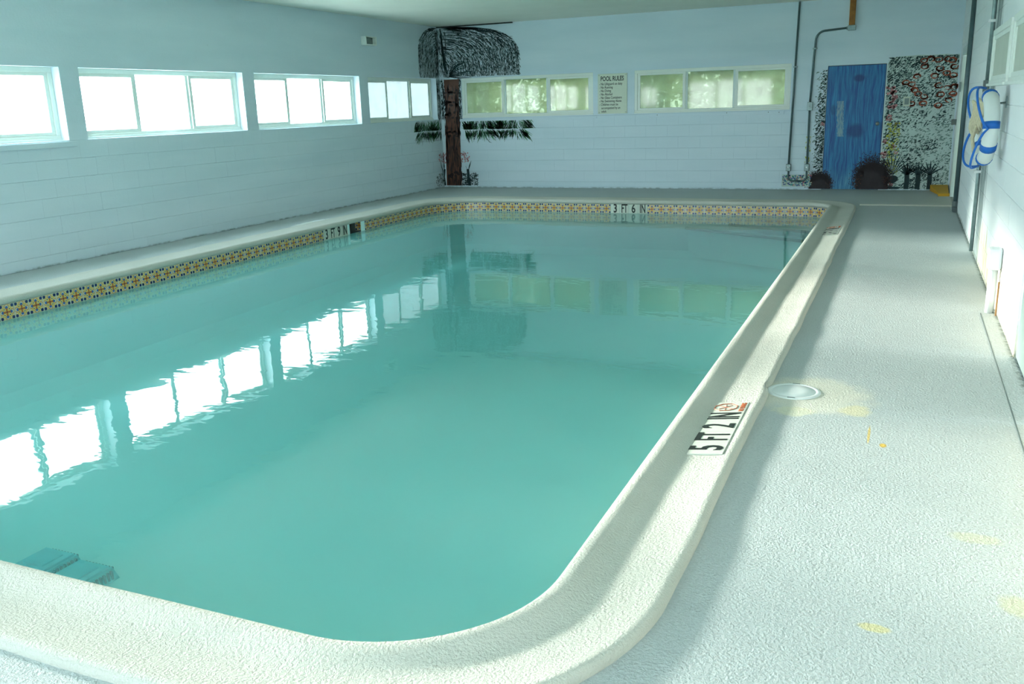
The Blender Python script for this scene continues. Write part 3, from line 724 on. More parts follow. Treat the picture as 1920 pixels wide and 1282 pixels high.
conduit('conduit', 'short dark conduit looping under the two outlet boxes', [(-1.862, PY, 0.33), (-1.862, PY, 0.24)]+elbow((-1.79, PY, 0.22), 0.07, math.pi, math.pi*1.5)+[(-1.62, PY, 0.15)]+elbow((-1.63, PY, 0.22), 0.07, -math.pi/2, 0)+[(-1.558, PY, 0.33)], 0.015, (-1.7, YF, 0.15))
for x, lab in ((-1.862, 'dark metal outlet box under the conduit right of the far window'), (-1.557, 'dark metal outlet box low beside the blue door')):
    e = thing('outlet_box', lab, 'outlet', (x, YF, 0.33), 'outlet boxes low on the end wall')
    bm = bm_new(); bx(bm, (x-0.04, YF-0.06, 0.32), (x+0.04, YF, 0.44)); obj('box', bm, MDARK, e, bevel=0.005)
    bm = bm_new(); bx(bm, (x-0.034, YF-0.064, 0.328), (x+0.034, YF-0.06, 0.432)); obj('cover_plate', bm, MGALV, e)
    bm = bm_new(); cyl(bm, (x-0.003, YF-0.074, 0.385), 0.014, 0.010, 'y', 12); tube(bm, [(x-0.015, YF-0.07, 0.40), (x+0.012, YF-0.072, 0.37)], 0.004, 6); obj('screw_cap', bm, MWHITE, e)
e = thing('switch_box', 'grey metal switch box on the conduit left of the blue door', 'switch', (-1.56, YF, 1.33))
bm = bm_new(); bx(bm, (-1.603, YF-0.05, 1.33), (-1.515, YF, 1.47)); obj('box', bm, MGALV, e, bevel=0.006)
bm = bm_new(); bx(bm, (-1.563, YF-0.064, 1.39), (-1.553, YF-0.05, 1.412)); obj('toggle', bm, MDARK, e)
e = thing('junction_box', 'small metal junction box under the wooden post at the ceiling', 'junction box', (-0.97, YF, 2.6))
bm = bm_new(); bx(bm, (-1.03, YF-0.08, 2.585), (-0.905, YF, 2.665)); obj('box', bm, MGALV, e, bevel=0.006)
bm = bm_new(); cyl(bm, (-1.05, YF-0.028, 2.625), 0.024, 0.025, 'x', 12); obj('connector', bm, MGALV, e)
bm = bm_new(); bx(bm, (-1.015, YF-0.075, 2.665), (-0.925, YF, ZC)); tag(obj('wooden_post', bm, MWOOD, bevel=0.004), 'short weathered orange-brown wooden post hanging from the ceiling at the far wall', 'post')
e = thing('wall_switch', 'beige switch plate in the painted flowers right of the blue door', 'switch', (-0.05, YF, 1.37))
bm = bm_new(); bx(bm, (-0.108, YF-0.012, 1.36), (-0.004, YF, 1.51)); obj('cover_plate', bm, MSIGN, e, bevel=0.003)
bm = bm_new(); bx(bm, (-0.09, YF-0.018, 1.385), (-0.022, YF-0.012, 1.485)); obj('rocker', bm, MPANEL, e)

# broken box high on the left wall
e = thing('light_box', 'small broken electrical box high on the left wall above the windows', 'box', (XL, 13.8, 2.64))
bm = bm_new(); bx(bm, (XL, 13.66, 2.635), (XL+0.10, 13.68, 2.775)); bx(bm, (XL, 13.98, 2.635), (XL+0.10, 14.0, 2.775)); bx(bm, (XL, 13.68, 2.635), (XL+0.10, 13.98, 2.65)); bx(bm, (XL, 13.68, 2.762), (XL+0.085, 13.98, 2.775)); obj('box', bm, MFRAME, e, bevel=0.002)
bm = bm_new(); bx(bm, (XL, 13.68, 2.65), (XL+0.03, 13.98, 2.762)); tube(bm, [(XL+0.03, 13.72, 2.70), (XL+0.08, 13.80, 2.74), (XL+0.07, 13.88, 2.68), (XL+0.04, 13.95, 2.72)], 0.008, 6); obj('torn_insert', bm, MPANEL, e)

# ------------------------------------------------------------ right wall fittings
def wpipe(name, label, pts, r, mat=MPIPE, cat='pipe', clips=()):
    e = thing(name, label, cat, pts[-1]); bm = bm_new(); tube(bm, pts, r, 12); obj('pipe', bm, mat, e, smooth=True)
    for y, z in clips:
        bm = bm_new(); bx(bm, (XR-0.06, y-0.03, z-0.012), (XR, y+0.03, z+0.012)); obj('pipe_clip', bm, MWHITE, e)
    return e
p = wpipe('wall_pipe', 'dark vertical pipe on the right wall beside the cream door', [(XR-0.03, 13.48, ZC), (XR-0.03, 13.48, 0.10)], 0.028)
bm = bm_new(); tube(bm, [(XR-0.03, 13.48, 0.14), (XR-0.03, 13.48, 0.05), (XR-0.03, 13.40, 0.03)], 0.038, 12); obj('elbow', bm, MDARK, p)
wpipe('wall_pipe', 'grey vertical conduit running down the right wall behind the life ring', [(XR-0.02, 10.05, ZC), (XR-0.02, 10.02, 1.66)], 0.020, MGALV, clips=((10.05, 2.7), (10.04, 2.2)))
wpipe('wall_pipe', 'rusty lower conduit below the outlet box on the right wall', [(XR-0.02, 10.02, 1.54), (XR-0.02, 9.95, 0.02)], 0.018, MGALV, clips=((9.97, 0.8),))
e = thing('outlet_box', 'grey and white outlet box on the right wall beyond the life ring', 'outlet', (XR, 10.1, 1.54))
bm = bm_new(); bx(bm, (XR-0.05, 9.95, 1.54), (XR, 10.09, 1.66)); obj('box', bm, MDARK, e, bevel=0.005)
bm = bm_new(); bx(bm, (XR-0.035, 10.09, 1.53), (XR, 10.32, 1.66)); obj('cover_plate', bm, MWHITE, e, bevel=0.004)
e = thing('drain_pipe_stub', 'white plastic pipe stub standing against the stained foot of the right wall', 'pipe', (XR, 7.2, 0))
bm = bm_new(); tube(bm, [(XR-0.045, 7.2, 0.0), (XR-0.045, 7.2, 0.34)], 0.030, 16); obj('pipe', bm, MWHITE, e, smooth=True)
bm = bm_new(); bx(bm, (XR-0.09, 7.13, 0.32), (XR, 7.27, 0.475)); obj('coupling', bm, MWHITE, e, bevel=0.02)
bm = bm_new(); tube(bm, [(XR-0.012, 7.08, 0.0), (XR-0.012, 7.08, 0.25)], 0.006, 8); obj('thin_pipe', bm, plain('rusty_brown', (0.30, 0.17, 0.07), 0.7, var=0.4), e)

# life ring
RC = Vector((XR-0.125, 8.05, 1.285)); tilt = math.radians(4)
ring = thing('life_ring', 'white life ring with blue straps hanging on the right wall', 'life ring', (XR, RC.y, RC.z-0.29))
ry = Vector((-math.sin(tilt), math.cos(tilt), 0))
def rp(a, R_, off=0.0): return RC+ry*(R_*math.cos(a))+Vector((0, 0, 1))*(R_*math.sin(a))+Vector((-math.cos(tilt), -math.sin(tilt), 0))*off
bm = bm_new(); tube(bm, [rp(2*math.pi*i/48, 0.235) for i in range(48)], 0.056, 16, closed=True); obj('ring_body', bm, MRING, ring, smooth=True)
for a in (0.12, math.pi/2+0.25, math.pi-0.1, -math.pi/2-0.2, -0.75, math.pi+0.6):
    bm = bm_new(); tube(bm, [rp(a-0.11, 0.235), rp(a, 0.235), rp(a+0.11, 0.235)], 0.0595, 16); obj('strap', bm, MBLUE, ring, smooth=True)
bm = bm_new(); pts = []
for i in range(65):
    a = 2*math.pi*i/64; pts.append(rp(a, 0.295+0.04*abs(math.sin(2*a)), 0.03+0.085*abs(math.sin(2*a))**0.7))
tube(bm, pts[:-1], 0.009, 8, closed=True); obj('grab_line', bm, MBLUE, ring, smooth=True)
rope = thing('throw_rope', 'coiled tan rope hanging inside the life ring', 'rope', (RC.x, RC.y, 1.2))
for k in range(6):
    bm = bm_new(); c = RC+ry*(0.02+0.03*k-0.05)+Vector((-0.045-0.008*k, 0, 0.10-0.006*k)); L_ = 0.10+0.015*(k % 3)
    tube(bm, [c+ry*(0.05*math.cos(a))+Vector((0.01*math.sin(3*a), 0, L_*math.sin(a))) for a in [2*math.pi*i/20 for i in range(20)]], 0.011, 8, closed=True); obj('rope_coil', bm, MROPE, rope, smooth=True)
bm = bm_new(); tube(bm, [RC+Vector((-0.07, -0.03, 0.02)), RC+Vector((-0.09, 0.0, -0.08)), RC+Vector((-0.07, 0.03, -0.19))], 0.013, 8); obj('rope_tail', bm, MROPE, rope, smooth=True)
hk = thing('wall_hook', 'small metal hook above the life ring', 'hook', (XR, RC.y, 1.62))
bm = bm_new(); tube(bm, [(XR, RC.y, 1.47), (XR-0.06, RC.y, 1.465), (XR-0.12, RC.y, 1.46), (XR-0.14, RC.y, 1.50)], 0.008, 8); obj('hook_rod', bm, MGALV, hk)
bm = bm_new(); bx(bm, (XR-0.008, RC.y-0.02, 1.43), (XR, RC.y+0.02, 1.52)); obj('hook_plate', bm, MGALV, hk)

# yellow ramp wedge by the corner
e = thing('yellow_wedge', 'bent yellow plastic wedge lying on the deck at the far right corner', 'wedge', (0.55, 15.9, 0))
bm = bm_new(); A = [(0.40, 16.38, 0.10), (0.66, 16.38, 0.10), (0.66, 15.55, 0.008), (0.53, 15.55, 0.008)]
tv = [bm.verts.new(a) for a in A]; bv_ = [bm.verts.new((a[0], a[1], 0.0)) for a in A]; bm.faces.new(tv); bm.faces.new(bv_[::-1])
for i in range(4): bm.faces.new((tv[i], bv_[i], bv_[(i+1) % 4], tv[(i+1) % 4]))
obj('wedge_body', bm, MYEL, e, bevel=0.004)
bm = bm_new(); bx(bm, (0.50, 15.50, 0.0), (0.665, 15.58, 0.045)); obj('front_lip', bm, MYEL, e, bevel=0.006)

# skimmer lids in the deck
for x, y, lab in ((-0.47, 4.89, 'round white skimmer lid in the deck by the 5 FT 2 IN marker'), (-7.86, 11.05, 'round white skimmer lid in the deck at the foot of the left wall')):
    e = thing('skimmer_lid', lab, 'lid', (x, y, 0), 'round skimmer lids in the deck')
    bm = bm_new()
    prof = [(0.142, 0.0), (0.140, 0.003), (0.132, 0.006), (0.118, 0.006), (0.114, 0.003)]; n = 40; rr = [[bm.verts.new((x+r*math.cos(2*math.pi*i/n), y+r*math.sin(2*math.pi*i/n), z)) for i in range(n)] for r, z in prof]
    for A, B in zip(rr, rr[1:]):
        for i in range(n): bm.faces.new((A[i], A[(i+1) % n], B[(i+1) % n], B[i]))
    obj('lid_rim', bm, MWHITE, e, smooth=True)
    bm = bm_new(); prof = [(0.114, 0.003), (0.110, 0.006), (0.05, 0.0065)]; rr = [[bm.verts.new((x+r*math.cos(2*math.pi*i/n), y+r*math.sin(2*math.pi*i/n), z)) for i in range(n)] for r, z in prof]
    for A, B in zip(rr, rr[1:]):
        for i in range(n): bm.faces.new((A[i], A[(i+1) % n], B[(i+1) % n], B[i]))
    bm.faces.new(rr[-1]); obj('lid_disc', bm, MWHITE, e, smooth=True)
    bm = bm_new(); bx(bm, (x-0.02, y-0.132, 0.004), (x+0.02, y-0.124, 0.0075)); bx(bm, (x-0.02, y+0.124, 0.004), (x+0.02, y+0.130, 0.0075)); obj('finger_slot', bm, MDARK, e)

# ------------------------------------------------------------ murals: brush strokes lying on the walls
class Paint:
    def __init__(s): s.v = []; s.f = []
    def ribbon(s, pts, w, mp, taper=True):
        n = len(pts); b = len(s.v)
        for i, (u, z) in enumerate(pts):
            a = pts[max(i-1, 0)]; c = pts[min(i+1, n-1)]; dx, dz = c[0]-a[0], c[1]-a[1]; L_ = math.hypot(dx, dz) or 1e-6
            k = w*(1-abs(2*i/(n-1)-1)**2*0.75) if taper else w
            nx, nz = -dz/L_*k/2, dx/L_*k/2
            s.v += [mp(u+nx, z+nz), mp(u-nx, z-nz)]
        for i in range(n-1): s.f.append((b+2*i, b+2*i+1, b+2*i+3, b+2*i+2))
    def blob(s, u, z, ru, rz, mp, n=8, jag=0.25):
        b = len(s.v); 
        for i in range(n):
            a = 2*math.pi*i/n; k = 1+random.uniform(-jag, jag); s.v.append(mp(u+ru*k*math.cos(a), z+rz*k*math.sin(a)))
        s.f.append(tuple(range(b, b+n)))
    def build(s, name, mat, parent, label=None):
        me = bpy.data.meshes.new(name); me.from_pydata(s.v, [], s.f); me.materials.append(mat)
        o = bpy.data.objects.new(name, me); C.collection.objects.link(o); setpar(o, parent)
        o['kind'] = 'stuff'
        if label: o['label'] = label
        return o
def far_map(off): return lambda u, z: (u, YF-off, z)
def left_map(off): return lambda u, z: (XL+off, u, z)
pm = thing('palm_mural', 'dark green palm tree painted across the far left corner, trunk to the floor', 'mural', (-8.4, YF, 0))
ink = Paint(); ink2 = Paint()
F1 = far_map(0.003); L1 = left_map(0.003); F2 = far_map(0.0045); F3 = far_map(0.006); L2 = left_map(0.0045)
def clampz(z, lo=2.135, hi=3.065): return max(lo, min(hi, z))
def canopy(x0, W_, mp, n, seed, sgn=1, zc_=2.13, lo=2.135):
    random.seed(seed)
    def q(r, t, wob=0.0):
        a = W_*(0.05+0.95*r); b = 0.93*min(1.0, 0.30+0.85*r**0.8); e = 0.90-0.52*r
        return x0+sgn*a*max(0.0, math.sin(t))**(0.80+0.1*r), clampz(zc_+b*max(0.0, math.cos(t))**e+wob, lo)
    for i in range(n):
        r = ((i+random.random())/n)**0.85; t0 = random.uniform(0, 0.25)
        while t0 < 1.5:
            t1 = min(1.57, t0+random.uniform(0.10, 0.5)); wob = random.uniform(-0.02, 0.02)
            ink.ribbon([q(r, t0+(t1-t0)*k/6, wob) for k in range(7)], random.uniform(0.005, 0.016), mp); t0 = t1+random.uniform(0.0, 0.16)
    for i in range(int(n*20*W_)):
        r = random.random()**0.6; t = math.acos(random.uniform(0.02, 0.999)**(1/(0.90-0.52*r))); u, z = q(r, t); u2, z2 = q(r, t+0.03)
        if z > 3.05 or z < lo+0.02: continue
        du, dz = u2-u, z2-z; L_ = math.hypot(du, dz)+1e-6; du, dz = du/L_, dz/L_; an = random.uniform(-0.5, 0.7)*sgn; l = random.uniform(0.02, 0.075)
        du, dz = du*math.cos(an)-dz*math.sin(an), du*math.sin(an)+dz*math.cos(an)
        ink.ribbon([(u, z), (u+du*l*0.5, clampz(z+dz*l*0.5, lo)), (u+du*l, clampz(z+dz*l-0.004, lo))], random.uniform(0.005, 0.013), mp)
canopy(-8.60, 1.72, F1, 78, 1)
canopy(YF-0.005, 0.82, L1, 40, 2, -1)
for u0, u1, mp in ((-8.608, -8.44, F1), (16.33, 16.44, L1)):
    for k in range(230):
        u = random.uniform(u0, u1); z = random.uniform(2.2, 3.06); l = random.uniform(0.03, 0.12)
        ink.ribbon([(u, z), (min(u1, u+0.004), z-l*0.5), (min(u1, u+0.01), max(2.13, z-l))], random.uniform(0.004, 0.012), mp)
# central rib and crown leaves
for k in range(4):
    ink.ribbon([(-8.56+0.01*k, 3.06), (-8.53+0.008*k, 2.7), (-8.50+0.012*k, 2.35), (-8.45+0.02*k, 2.12)], 0.018, F2)
random.seed(5)
for k in range(26):
    a = random.uniform(-0.2, 1.5); L_ = random.uniform(0.15, 0.55); u0, z0 = -8.40, 2.15
    pts = [(u0+L_*t*math.cos(a*(1-0.5*t)), clampz(z0+L_*t*math.sin(a)*(1-0.45*t*t), 2.12)) for t in (0, .25, .5, .75, 1)]
    ink.ribbon(pts, 0.014, F2)
for u0, u1, mp in ((-8.595, -8.50, F1), (-8.22, -8.15, F1), (16.30, 16.44, L1)):
    for k in range(210):
        u = random.uniform(u0, u1); z = random.uniform(1.36, 2.12); l = random.uniform(0.02, 0.09); s_ = random.choice((-1, 1))
        ink.ribbon([(u, z), (min(u1, max(u0, u+s_*0.01)), z-l*0.5), (min(u1, max(u0, u+s_*0.015)), z-l)], random.uniform(0.005, 0.014), mp)
MINK = plain('dark_green_ink', (0.006, 0.035, 0.038), 0.55, var=0.5, scale=20)
ink.build('canopy', MINK, pm, 'black-green brushed fronds under the ceiling')
random.seed(8); fr1 = Paint(); fr2 = Paint()
def skirt(u0, u1, mp, n, edge):
    for k in range(n):
        row = random.random() < 0.62; u = random.uniform(u0, u1)
        z = random.uniform(1.16, 1.335) if row else 1.135-abs(random.gauss(0, 0.05))
        if not row: u = u0+(u-u0)*0.9+ (0.05 if edge > 0 else 0.09)*(u1-u0)
        if not (u0 < u < u1): continue
        l = random.uniform(0.07, 0.17); dx = (0.10*math.sin(u*9)+random.uniform(-0.03, 0.09))*edge*0.9
        lo = 1.137 if row else 0.87
        (fr2 if random.random() < 0.55 else fr1).ribbon([(u, z), (u+dx*0.5, max(lo, z-l*0.5)), (u+dx, max(lo-0.003, z-l))], random.uniform(0.008, 0.020), mp)
skirt(-8.17, -6.72, F1, 760, 1); skirt(15.36, 16.42, L1, 420, -1)
fr1.build('lower_fronds', MINK, pm, 'dark downward leaf strokes below the windows')
fr2.build('lower_fronds', plain('leaf_green_paint', (0.06, 0.24, 0.10), 0.55, var=0.5, scale=12), pm, 'green downward leaf strokes below the windows')
# trunk
tk = Paint(); tkd = Paint(); edge_l = [(-8.52, 2.10), (-8.51, 1.9), (-8.50, 1.6), (-8.52, 1.3), (-8.54, 0.9), (-8.55, 0.5), (-8.56, 0.01)]
edge_r = [(-8.18, 2.10), (-8.20, 1.9), (-8.21, 1.6), (-8.205, 1.3), (-8.21, 0.9), (-8.215, 0.5), (-8.22, 0.01)]
for i in range(6):
    b = len(tk.v); tk.v += [F2(*edge_l[i]), F2(*edge_r[i]), F2(*edge_r[i+1]), F2(*edge_l[i+1])]; tk.f.append((b, b+1, b+2, b+3))
tk.build('trunk', plain('brown_trunk_paint', (0.115, 0.050, 0.032), 0.55, var=0.65, scale=7), pm, 'red-brown painted trunk')['kind'] = ''
for k in range(230):
    z = random.uniform(0.05, 2.05); u = random.uniform(-8.53, -8.22); l = random.uniform(0.04, 0.25)
    if k % 3 == 0: u = random.choice((-8.51, -8.22))+random.uniform(-0.03, 0.02)
    tkd.ribbon([(u, z), (u+random.uniform(-.01, .01), max(0.02, z-l/2)), (u, max(0.01, z-l))], random.uniform(0.008, 0.03), F3)
for k in range(60):
    z = random.choice((1.65, 1.42, 1.05, 0.25, 1.85))+random.uniform(-.06, .06); u = random.uniform(-8.50, -8.24)
    tkd.blob(u, z, 0.03, 0.02, F3)
tkd.build('bark_strokes', plain('dark_bark_paint', (0.035, 0.022, 0.022), 0.55, var=0.5, scale=15), pm)
pk = Paint(); random.seed(3)
for cu, cz in ((-8.13, 0.60), (-8.585, 0.58)):
    for k in range(46):
        a = random.uniform(0, 6.28); r = random.random()**0.5*0.105
        u = cu+r*math.cos(a); pk.blob(max(-8.605, u), cz+r*1.1*math.sin(a), 0.014, 0.012, F1 if cu > -8.5 else F1, 6, 0.5)
for k in range(30): 
    a = random.uniform(0, 6.28); r = random.random()**0.5*0.1; pk.blob(min(YF-0.01, 16.36+r*math.cos(a)*1.4), 0.58+r*math.sin(a), 0.016, 0.012, L1, 6, 0.5)
MPINK = plain('dusty_pink_paint', (0.50, 0.22, 0.24), 0.6, var=0.35, scale=25)
pk.build('pink_bloom', MPINK, pm, 'faded pink painted blossoms either side of the trunk')
st = Paint()
for mp, u0, sg in ((F2, -8.04, 1), (F2, -8.60, 0.0)):
    st.ribbon([(u0, 0.02), (u0-0.02, 0.2), (u0-0.03*sg, 0.36)], 0.055, mp, False)
    st.ribbon([(u0-0.02*sg, 0.33), (u0+0.01*sg, 0.42), (u0+0.05*sg, 0.52)], 0.025, mp)
    st.ribbon([(u0-0.02*sg, 0.33), (u0-0.08*sg, 0.42)], 0.02, mp)
st.ribbon([(16.30, 0.56), (16.34, 0.42), (16.39, 0.33), (16.40, 0.02)], 0.03, L1)
for k in range(330):
    on_left = random.random() < 0.25
    u = random.uniform(16.08, 16.43) if on_left else random.uniform(-8.22, -7.86); z = random.uniform(0.03, 0.27); an = random.uniform(-1.2, 1.2)
    st.ribbon([(u, z), (u+0.02*math.cos(an), z+0.015), (u+0.04*math.cos(an) if u < -7.9 or on_left and u < 16.38 else u, z+0.03*math.sin(an))], random.uniform(0.008, 0.02), L1 if on_left else F1)
st.build('undergrowth', MINK, pm, 'dark painted stems and grass at the trunk foot')

# garden mural round the blue door
gm = thing('garden_mural', 'painted garden of dark leaves, orange rings and pink flowers round the blue door', 'mural', (0.1, YF, 0))
base = Paint(); random.seed(21)
pts = [(-0.385, 0.02), (0.665, 0.02), (0.665, 2.14)]+[(0.665-0.0875*i, 2.145+random.uniform(-0.012, 0.012)) for i in range(1, 11)]+[(-0.33, 2.13), (-0.385, 2.04)]
base.v += [far_map(0.0022)(*p_) for p_ in pts]; base.f.append(tuple(range(len(pts)))) 
MGW = plain('grey_green_wash', (0.50, 0.64, 0.60), 0.6, var=0.15, scale=6)
base.build('wash', MGW, gm, 'pale grey-green undercoat right of the door')['kind'] = ''
lv = Paint(); lv2 = Paint(); lv3 = Paint()
def speck(pa, n, u0, u1, z0, z1, sz, mp=F1, slant=0.5, dens=None):
    for k in range(n):
        u = random.uniform(u0, u1); z = random.uniform(z0, z1)
        if dens and random.random() > dens(u, z): continue
        a = slant+random.uniform(-0.7, 0.7); l = sz*random.uniform(0.5, 1.6); ca, sa = math.cos(a)*l, math.sin(a)*l
        u2 = min(u1+0.0, u+ca); z2 = min(z1, z+sa)
        pa.ribbon([(u, z), ((u+u2)/2, (z+z2)/2+0.004), (u2, z2)], l*random.uniform(0.25, 0.5), mp)
import functools
def nz(u, z, s=5.0): return mn.noise(Vector((u*s, z*s, 3.3)))
speck(lv, 2600, -0.38, 0.66, 1.34, 2.13, 0.028, dens=lambda u, z: 0.35+0.9*nz(u, z)+(0.5 if u < -0.2 else 0)+(0.3 if z > 2.0 and u < 0.1 else 0))
speck(lv, 2400, -0.38, 0.66, 0.02, 1.31, 0.032, dens=lambda u, z: 0.35+1.1*nz(u, z, 4)+(0.25 if u < -0.1 else 0)-(0.25 if 0.5 < u else 0)-(0.5 if abs((z % COURSE)-0.12) < 0.012 else 0))
speck(lv, 900, -1.50, -1.31, 0.02, 1.98, 0.030, dens=lambda u, z: 0.25+1.0*(u+1.50)/0.19+0.3*nz(u, z)-(1 if u < -1.47+0.12*(z-1.3 if z > 1.3 else 0) else 0))
speck(lv3, 2600, -0.38, 0.66, 0.02, 2.13, 0.035, far_map(0.0026), dens=lambda u, z: 0.55+0.8*nz(u, z, 3))
speck(lv3, 500, -1.50, -1.31, 0.02, 1.95, 0.03, far_map(0.0026), dens=lambda u, z: 0.25+(u+1.50)/0.19)
speck(lv, 2600, -0.38, 0.66, 0.25, 2.13, 0.014, dens=lambda u, z: 0.5+0.9*nz(u, z, 4))
lv3.build('leaf_wash_strokes', plain('mid_green_wash', (0.16, 0.27, 0.24), 0.6, var=0.4, scale=20), gm)
speck(lv2, 260, -1.56, -1.40, 0.1, 1.3, 0.03, dens=lambda u, z: 0.5)
lv.build('leaf_strokes', MINK, gm, 'dense dark green leaf dabs')
random.seed(31)
yl = Paint(); speck(yl, 420, -0.34, -0.12, 0.25, 1.1, 0.03, F2, dens=lambda u, z: 0.75-3.2*abs(u+0.28-0.05*(z-0.6)))
speck(yl, 120, -1.60, -1.52, 0.15, 0.9, 0.03, F2, 1.3, dens=lambda u, z: 0.6)
speck(yl, 30, -1.38, -1.22, 0.03, 0.10, 0.02, F3)
yl.build('yellow_blossom', plain('acid_yellow_paint', (0.48, 0.52, 0.05), 0.6, var=0.3, scale=30), gm, 'yellow dabs beside the door')
orr = Paint()
rings_ = [(0.15, 2.06), (0.25, 2.08), (0.36, 2.07), (0.50, 2.07), (0.57, 2.05), (0.17, 1.97), (0.40, 1.93), (0.60, 1.95), (-0.09, 1.73), (0.07, 1.82), (0.32, 1.82), (0.50, 1.86), (0.60, 1.82), (0.40, 1.67), (0.53, 1.63), (0.63, 1.64), (0.10, 1.55), (0.20, 1.50), (0.02, 1.40), (0.19, 1.40), (0.44, 1.53), (0.56, 1.44), (0.41, 1.36), (0.05, 1.61), (0.62, 1.54), (0.0, 1.70)]
for u, z in rings_:
    for q in range(3):
        r = random.uniform(0.038, 0.052); a0 = random.uniform(0, 6.28); n = 9
        pts = [(u+r*1.15*math.cos(a0+5.0*i/n)+random.uniform(-.006, .006), z+r*0.78*math.sin(a0+5.0*i/n)+random.uniform(-.006, .006)) for i in range(n)]
        pts = [(min(0.672, a_), b_) for a_, b_ in pts]; orr.ribbon(pts, random.uniform(0.014, 0.024), F3)
orr.build('orange_rings', plain('rust_orange_paint', (0.42, 0.10, 0.05), 0.6, var=0.3, scale=30), gm, 'rust-orange brushed rings in the upper right')
pk = Paint()
for u, z, r in ((-0.31, 1.62, 0.075), (-0.25, 1.50, 0.05), (-0.27, 1.38, 0.065), (-0.30, 1.18, 0.05), (-0.34, 0.58, 0.055), (-0.35, 0.80, 0.04), (-0.21, 0.72, 0.035), (-0.16, 0.62, 0.03), (-0.20, 0.10, 0.03), (-1.345, 1.1, 0.03), (-0.19, 1.09, 0.02)):
    for k in range(16): 
        a = random.uniform(0, 6.28); q = random.random()**0.5*r; pk.blob(max(-0.385 if u > -1 else -1.6, u+q*math.cos(a)), z+q*math.sin(a), r*0.32, r*0.27, F2, 6, 0.4)
pk.build('pink_bloom', plain('salmon_pink_paint', (0.56, 0.26, 0.27), 0.6, var=0.3, scale=25), gm, 'pink blossoms along the door edge')
# dark painted plants along the foot
pl = Paint()
for (u0, z0, n, sp, L_) in ((-0.19, 0.26, 10, 1.2, 0.44), (0.05, 0.26, 6, 0.8, 0.26)):
    for k in range(n):
        a = math.pi/2+sp*(k/(n-1)-0.5)*2*0.75; l = L_*random.uniform(0.75, 1.0)
        pl.ribbon([(u0+0.02*math.cos(a), z0), (u0+l*0.5*math.cos(a), z0+l*0.5*math.sin(a)), (u0+l*math.cos(a)*1.08, z0+l*math.sin(a)*0.95)], 0.018, F3)
for u0, w_ in ((0.035, 0.075), (0.205, 0.075), (0.38, 0.070)):
    pl.ribbon([(u0, 0.02), (u0+0.005, 0.15), (u0, 0.27)], w_, F3, False)
    for k in range(7):
        a = math.pi/2+(k-3)*0.33; l = random.uniform(0.14, 0.24)
        pl.ribbon([(u0, 0.25), (min(0.665, u0+l*0.5*math.cos(a)), 0.25+l*0.55*math.sin(a)), (min(0.668, u0+l*math.cos(a)), 0.25+l*math.sin(a))], 0.026, F3)
pl.blob(-0.18, 0.18, 0.08, 0.07, F3, 14, 0.15); pl.blob(-0.16, 0.04, 0.11, 0.022, F3, 12, 0.2)
for k in range(46):
    u = random.uniform(0.08, 0.62); z = random.uniform(0.03, 0.22); a = random.uniform(0, 6.28); r = random.uniform(0.015, 0.035)
    pl.ribbon([(min(.66, u+r*math.cos(a+t)), max(0.012, z+r*math.sin(a+t))) for t in (0, .7, 1.4, 2.1, 2.8)], 0.010, F3)
pl.build('potted_plants', MINK, gm, 'black-green painted agaves and tree stumps along the foot')
bs = Paint(); bs2 = Paint(); random.seed(44)
FD = far_map(0.0075)
for cu, w_, h_, n in ((-0.50, 0.29, 0.48, 2600), (-1.34, 0.20, 0.27, 1200)):
    bs.v += [FD(cu+w_*0.90*math.cos(math.pi*i/16)*(1+0.04*math.sin(5*i)), 0.015+h_*0.92*abs(math.sin(math.pi*i/16))**0.62) for i in range(17)]
    b = len(bs.v)-17; bs.f.append(tuple(range(b, b+17)))
    for k in range(n):
        a = random.uniform(0, math.pi); r = 0.6+abs(random.gauss(0.25, 0.16))
        u = cu+w_*r*math.cos(a); z = 0.02+h_*r*math.sin(a)**0.7
        (bs2 if random.random() < 0.16 and z < h_*0.5 else bs).blob(u, z, 0.008, 0.007, far_map(random.choice((0.0085, 0.0095, 0.0105))), 5, 0.4)
bs.build('painted_bush', plain('black_brown_paint', (0.022, 0.016, 0.020), 0.6, var=0.5, scale=20), gm, 'two near-black painted bushes over the door foot')
bs2.build('bush_speckle', plain('rust_brown_paint', (0.12, 0.045, 0.03), 0.6, var=0.4, scale=20), gm)
# confetti patch under the outlets
random.seed(50); MC = [((0.01, 0.03, 0.22), 85), ((0.02, 0.28, 0.16), 40), ((0.45, 0.14, 0.16), 34), ((0.52, 0.62, 0.48), 60), ((0.06, 0.22, 0.34), 40)]
w_ = Paint(); w_.v += [far_map(0.0155)(*q) for q in ((-1.965, 0.05), (-1.50, 0.05), (-1.50, 0.255), (-1.965, 0.26))]; w_.f.append((0, 1, 2, 3)); 
w_.build('wash', MGW, gm, 'pale patch under the outlet boxes')['kind'] = ''
for i, (c_, n) in enumerate(MC):
    q = Paint()
    for k in range(n): q.blob(random.uniform(-1.95, -1.48), random.uniform(0.065, 0.245), random.uniform(0.008, 0.018), random.uniform(0.007, 0.014), far_map(0.0165+0.0006*i), 7, 0.4)
    q.build('confetti_dabs', plain('confetti_paint', c_, 0.6), gm)

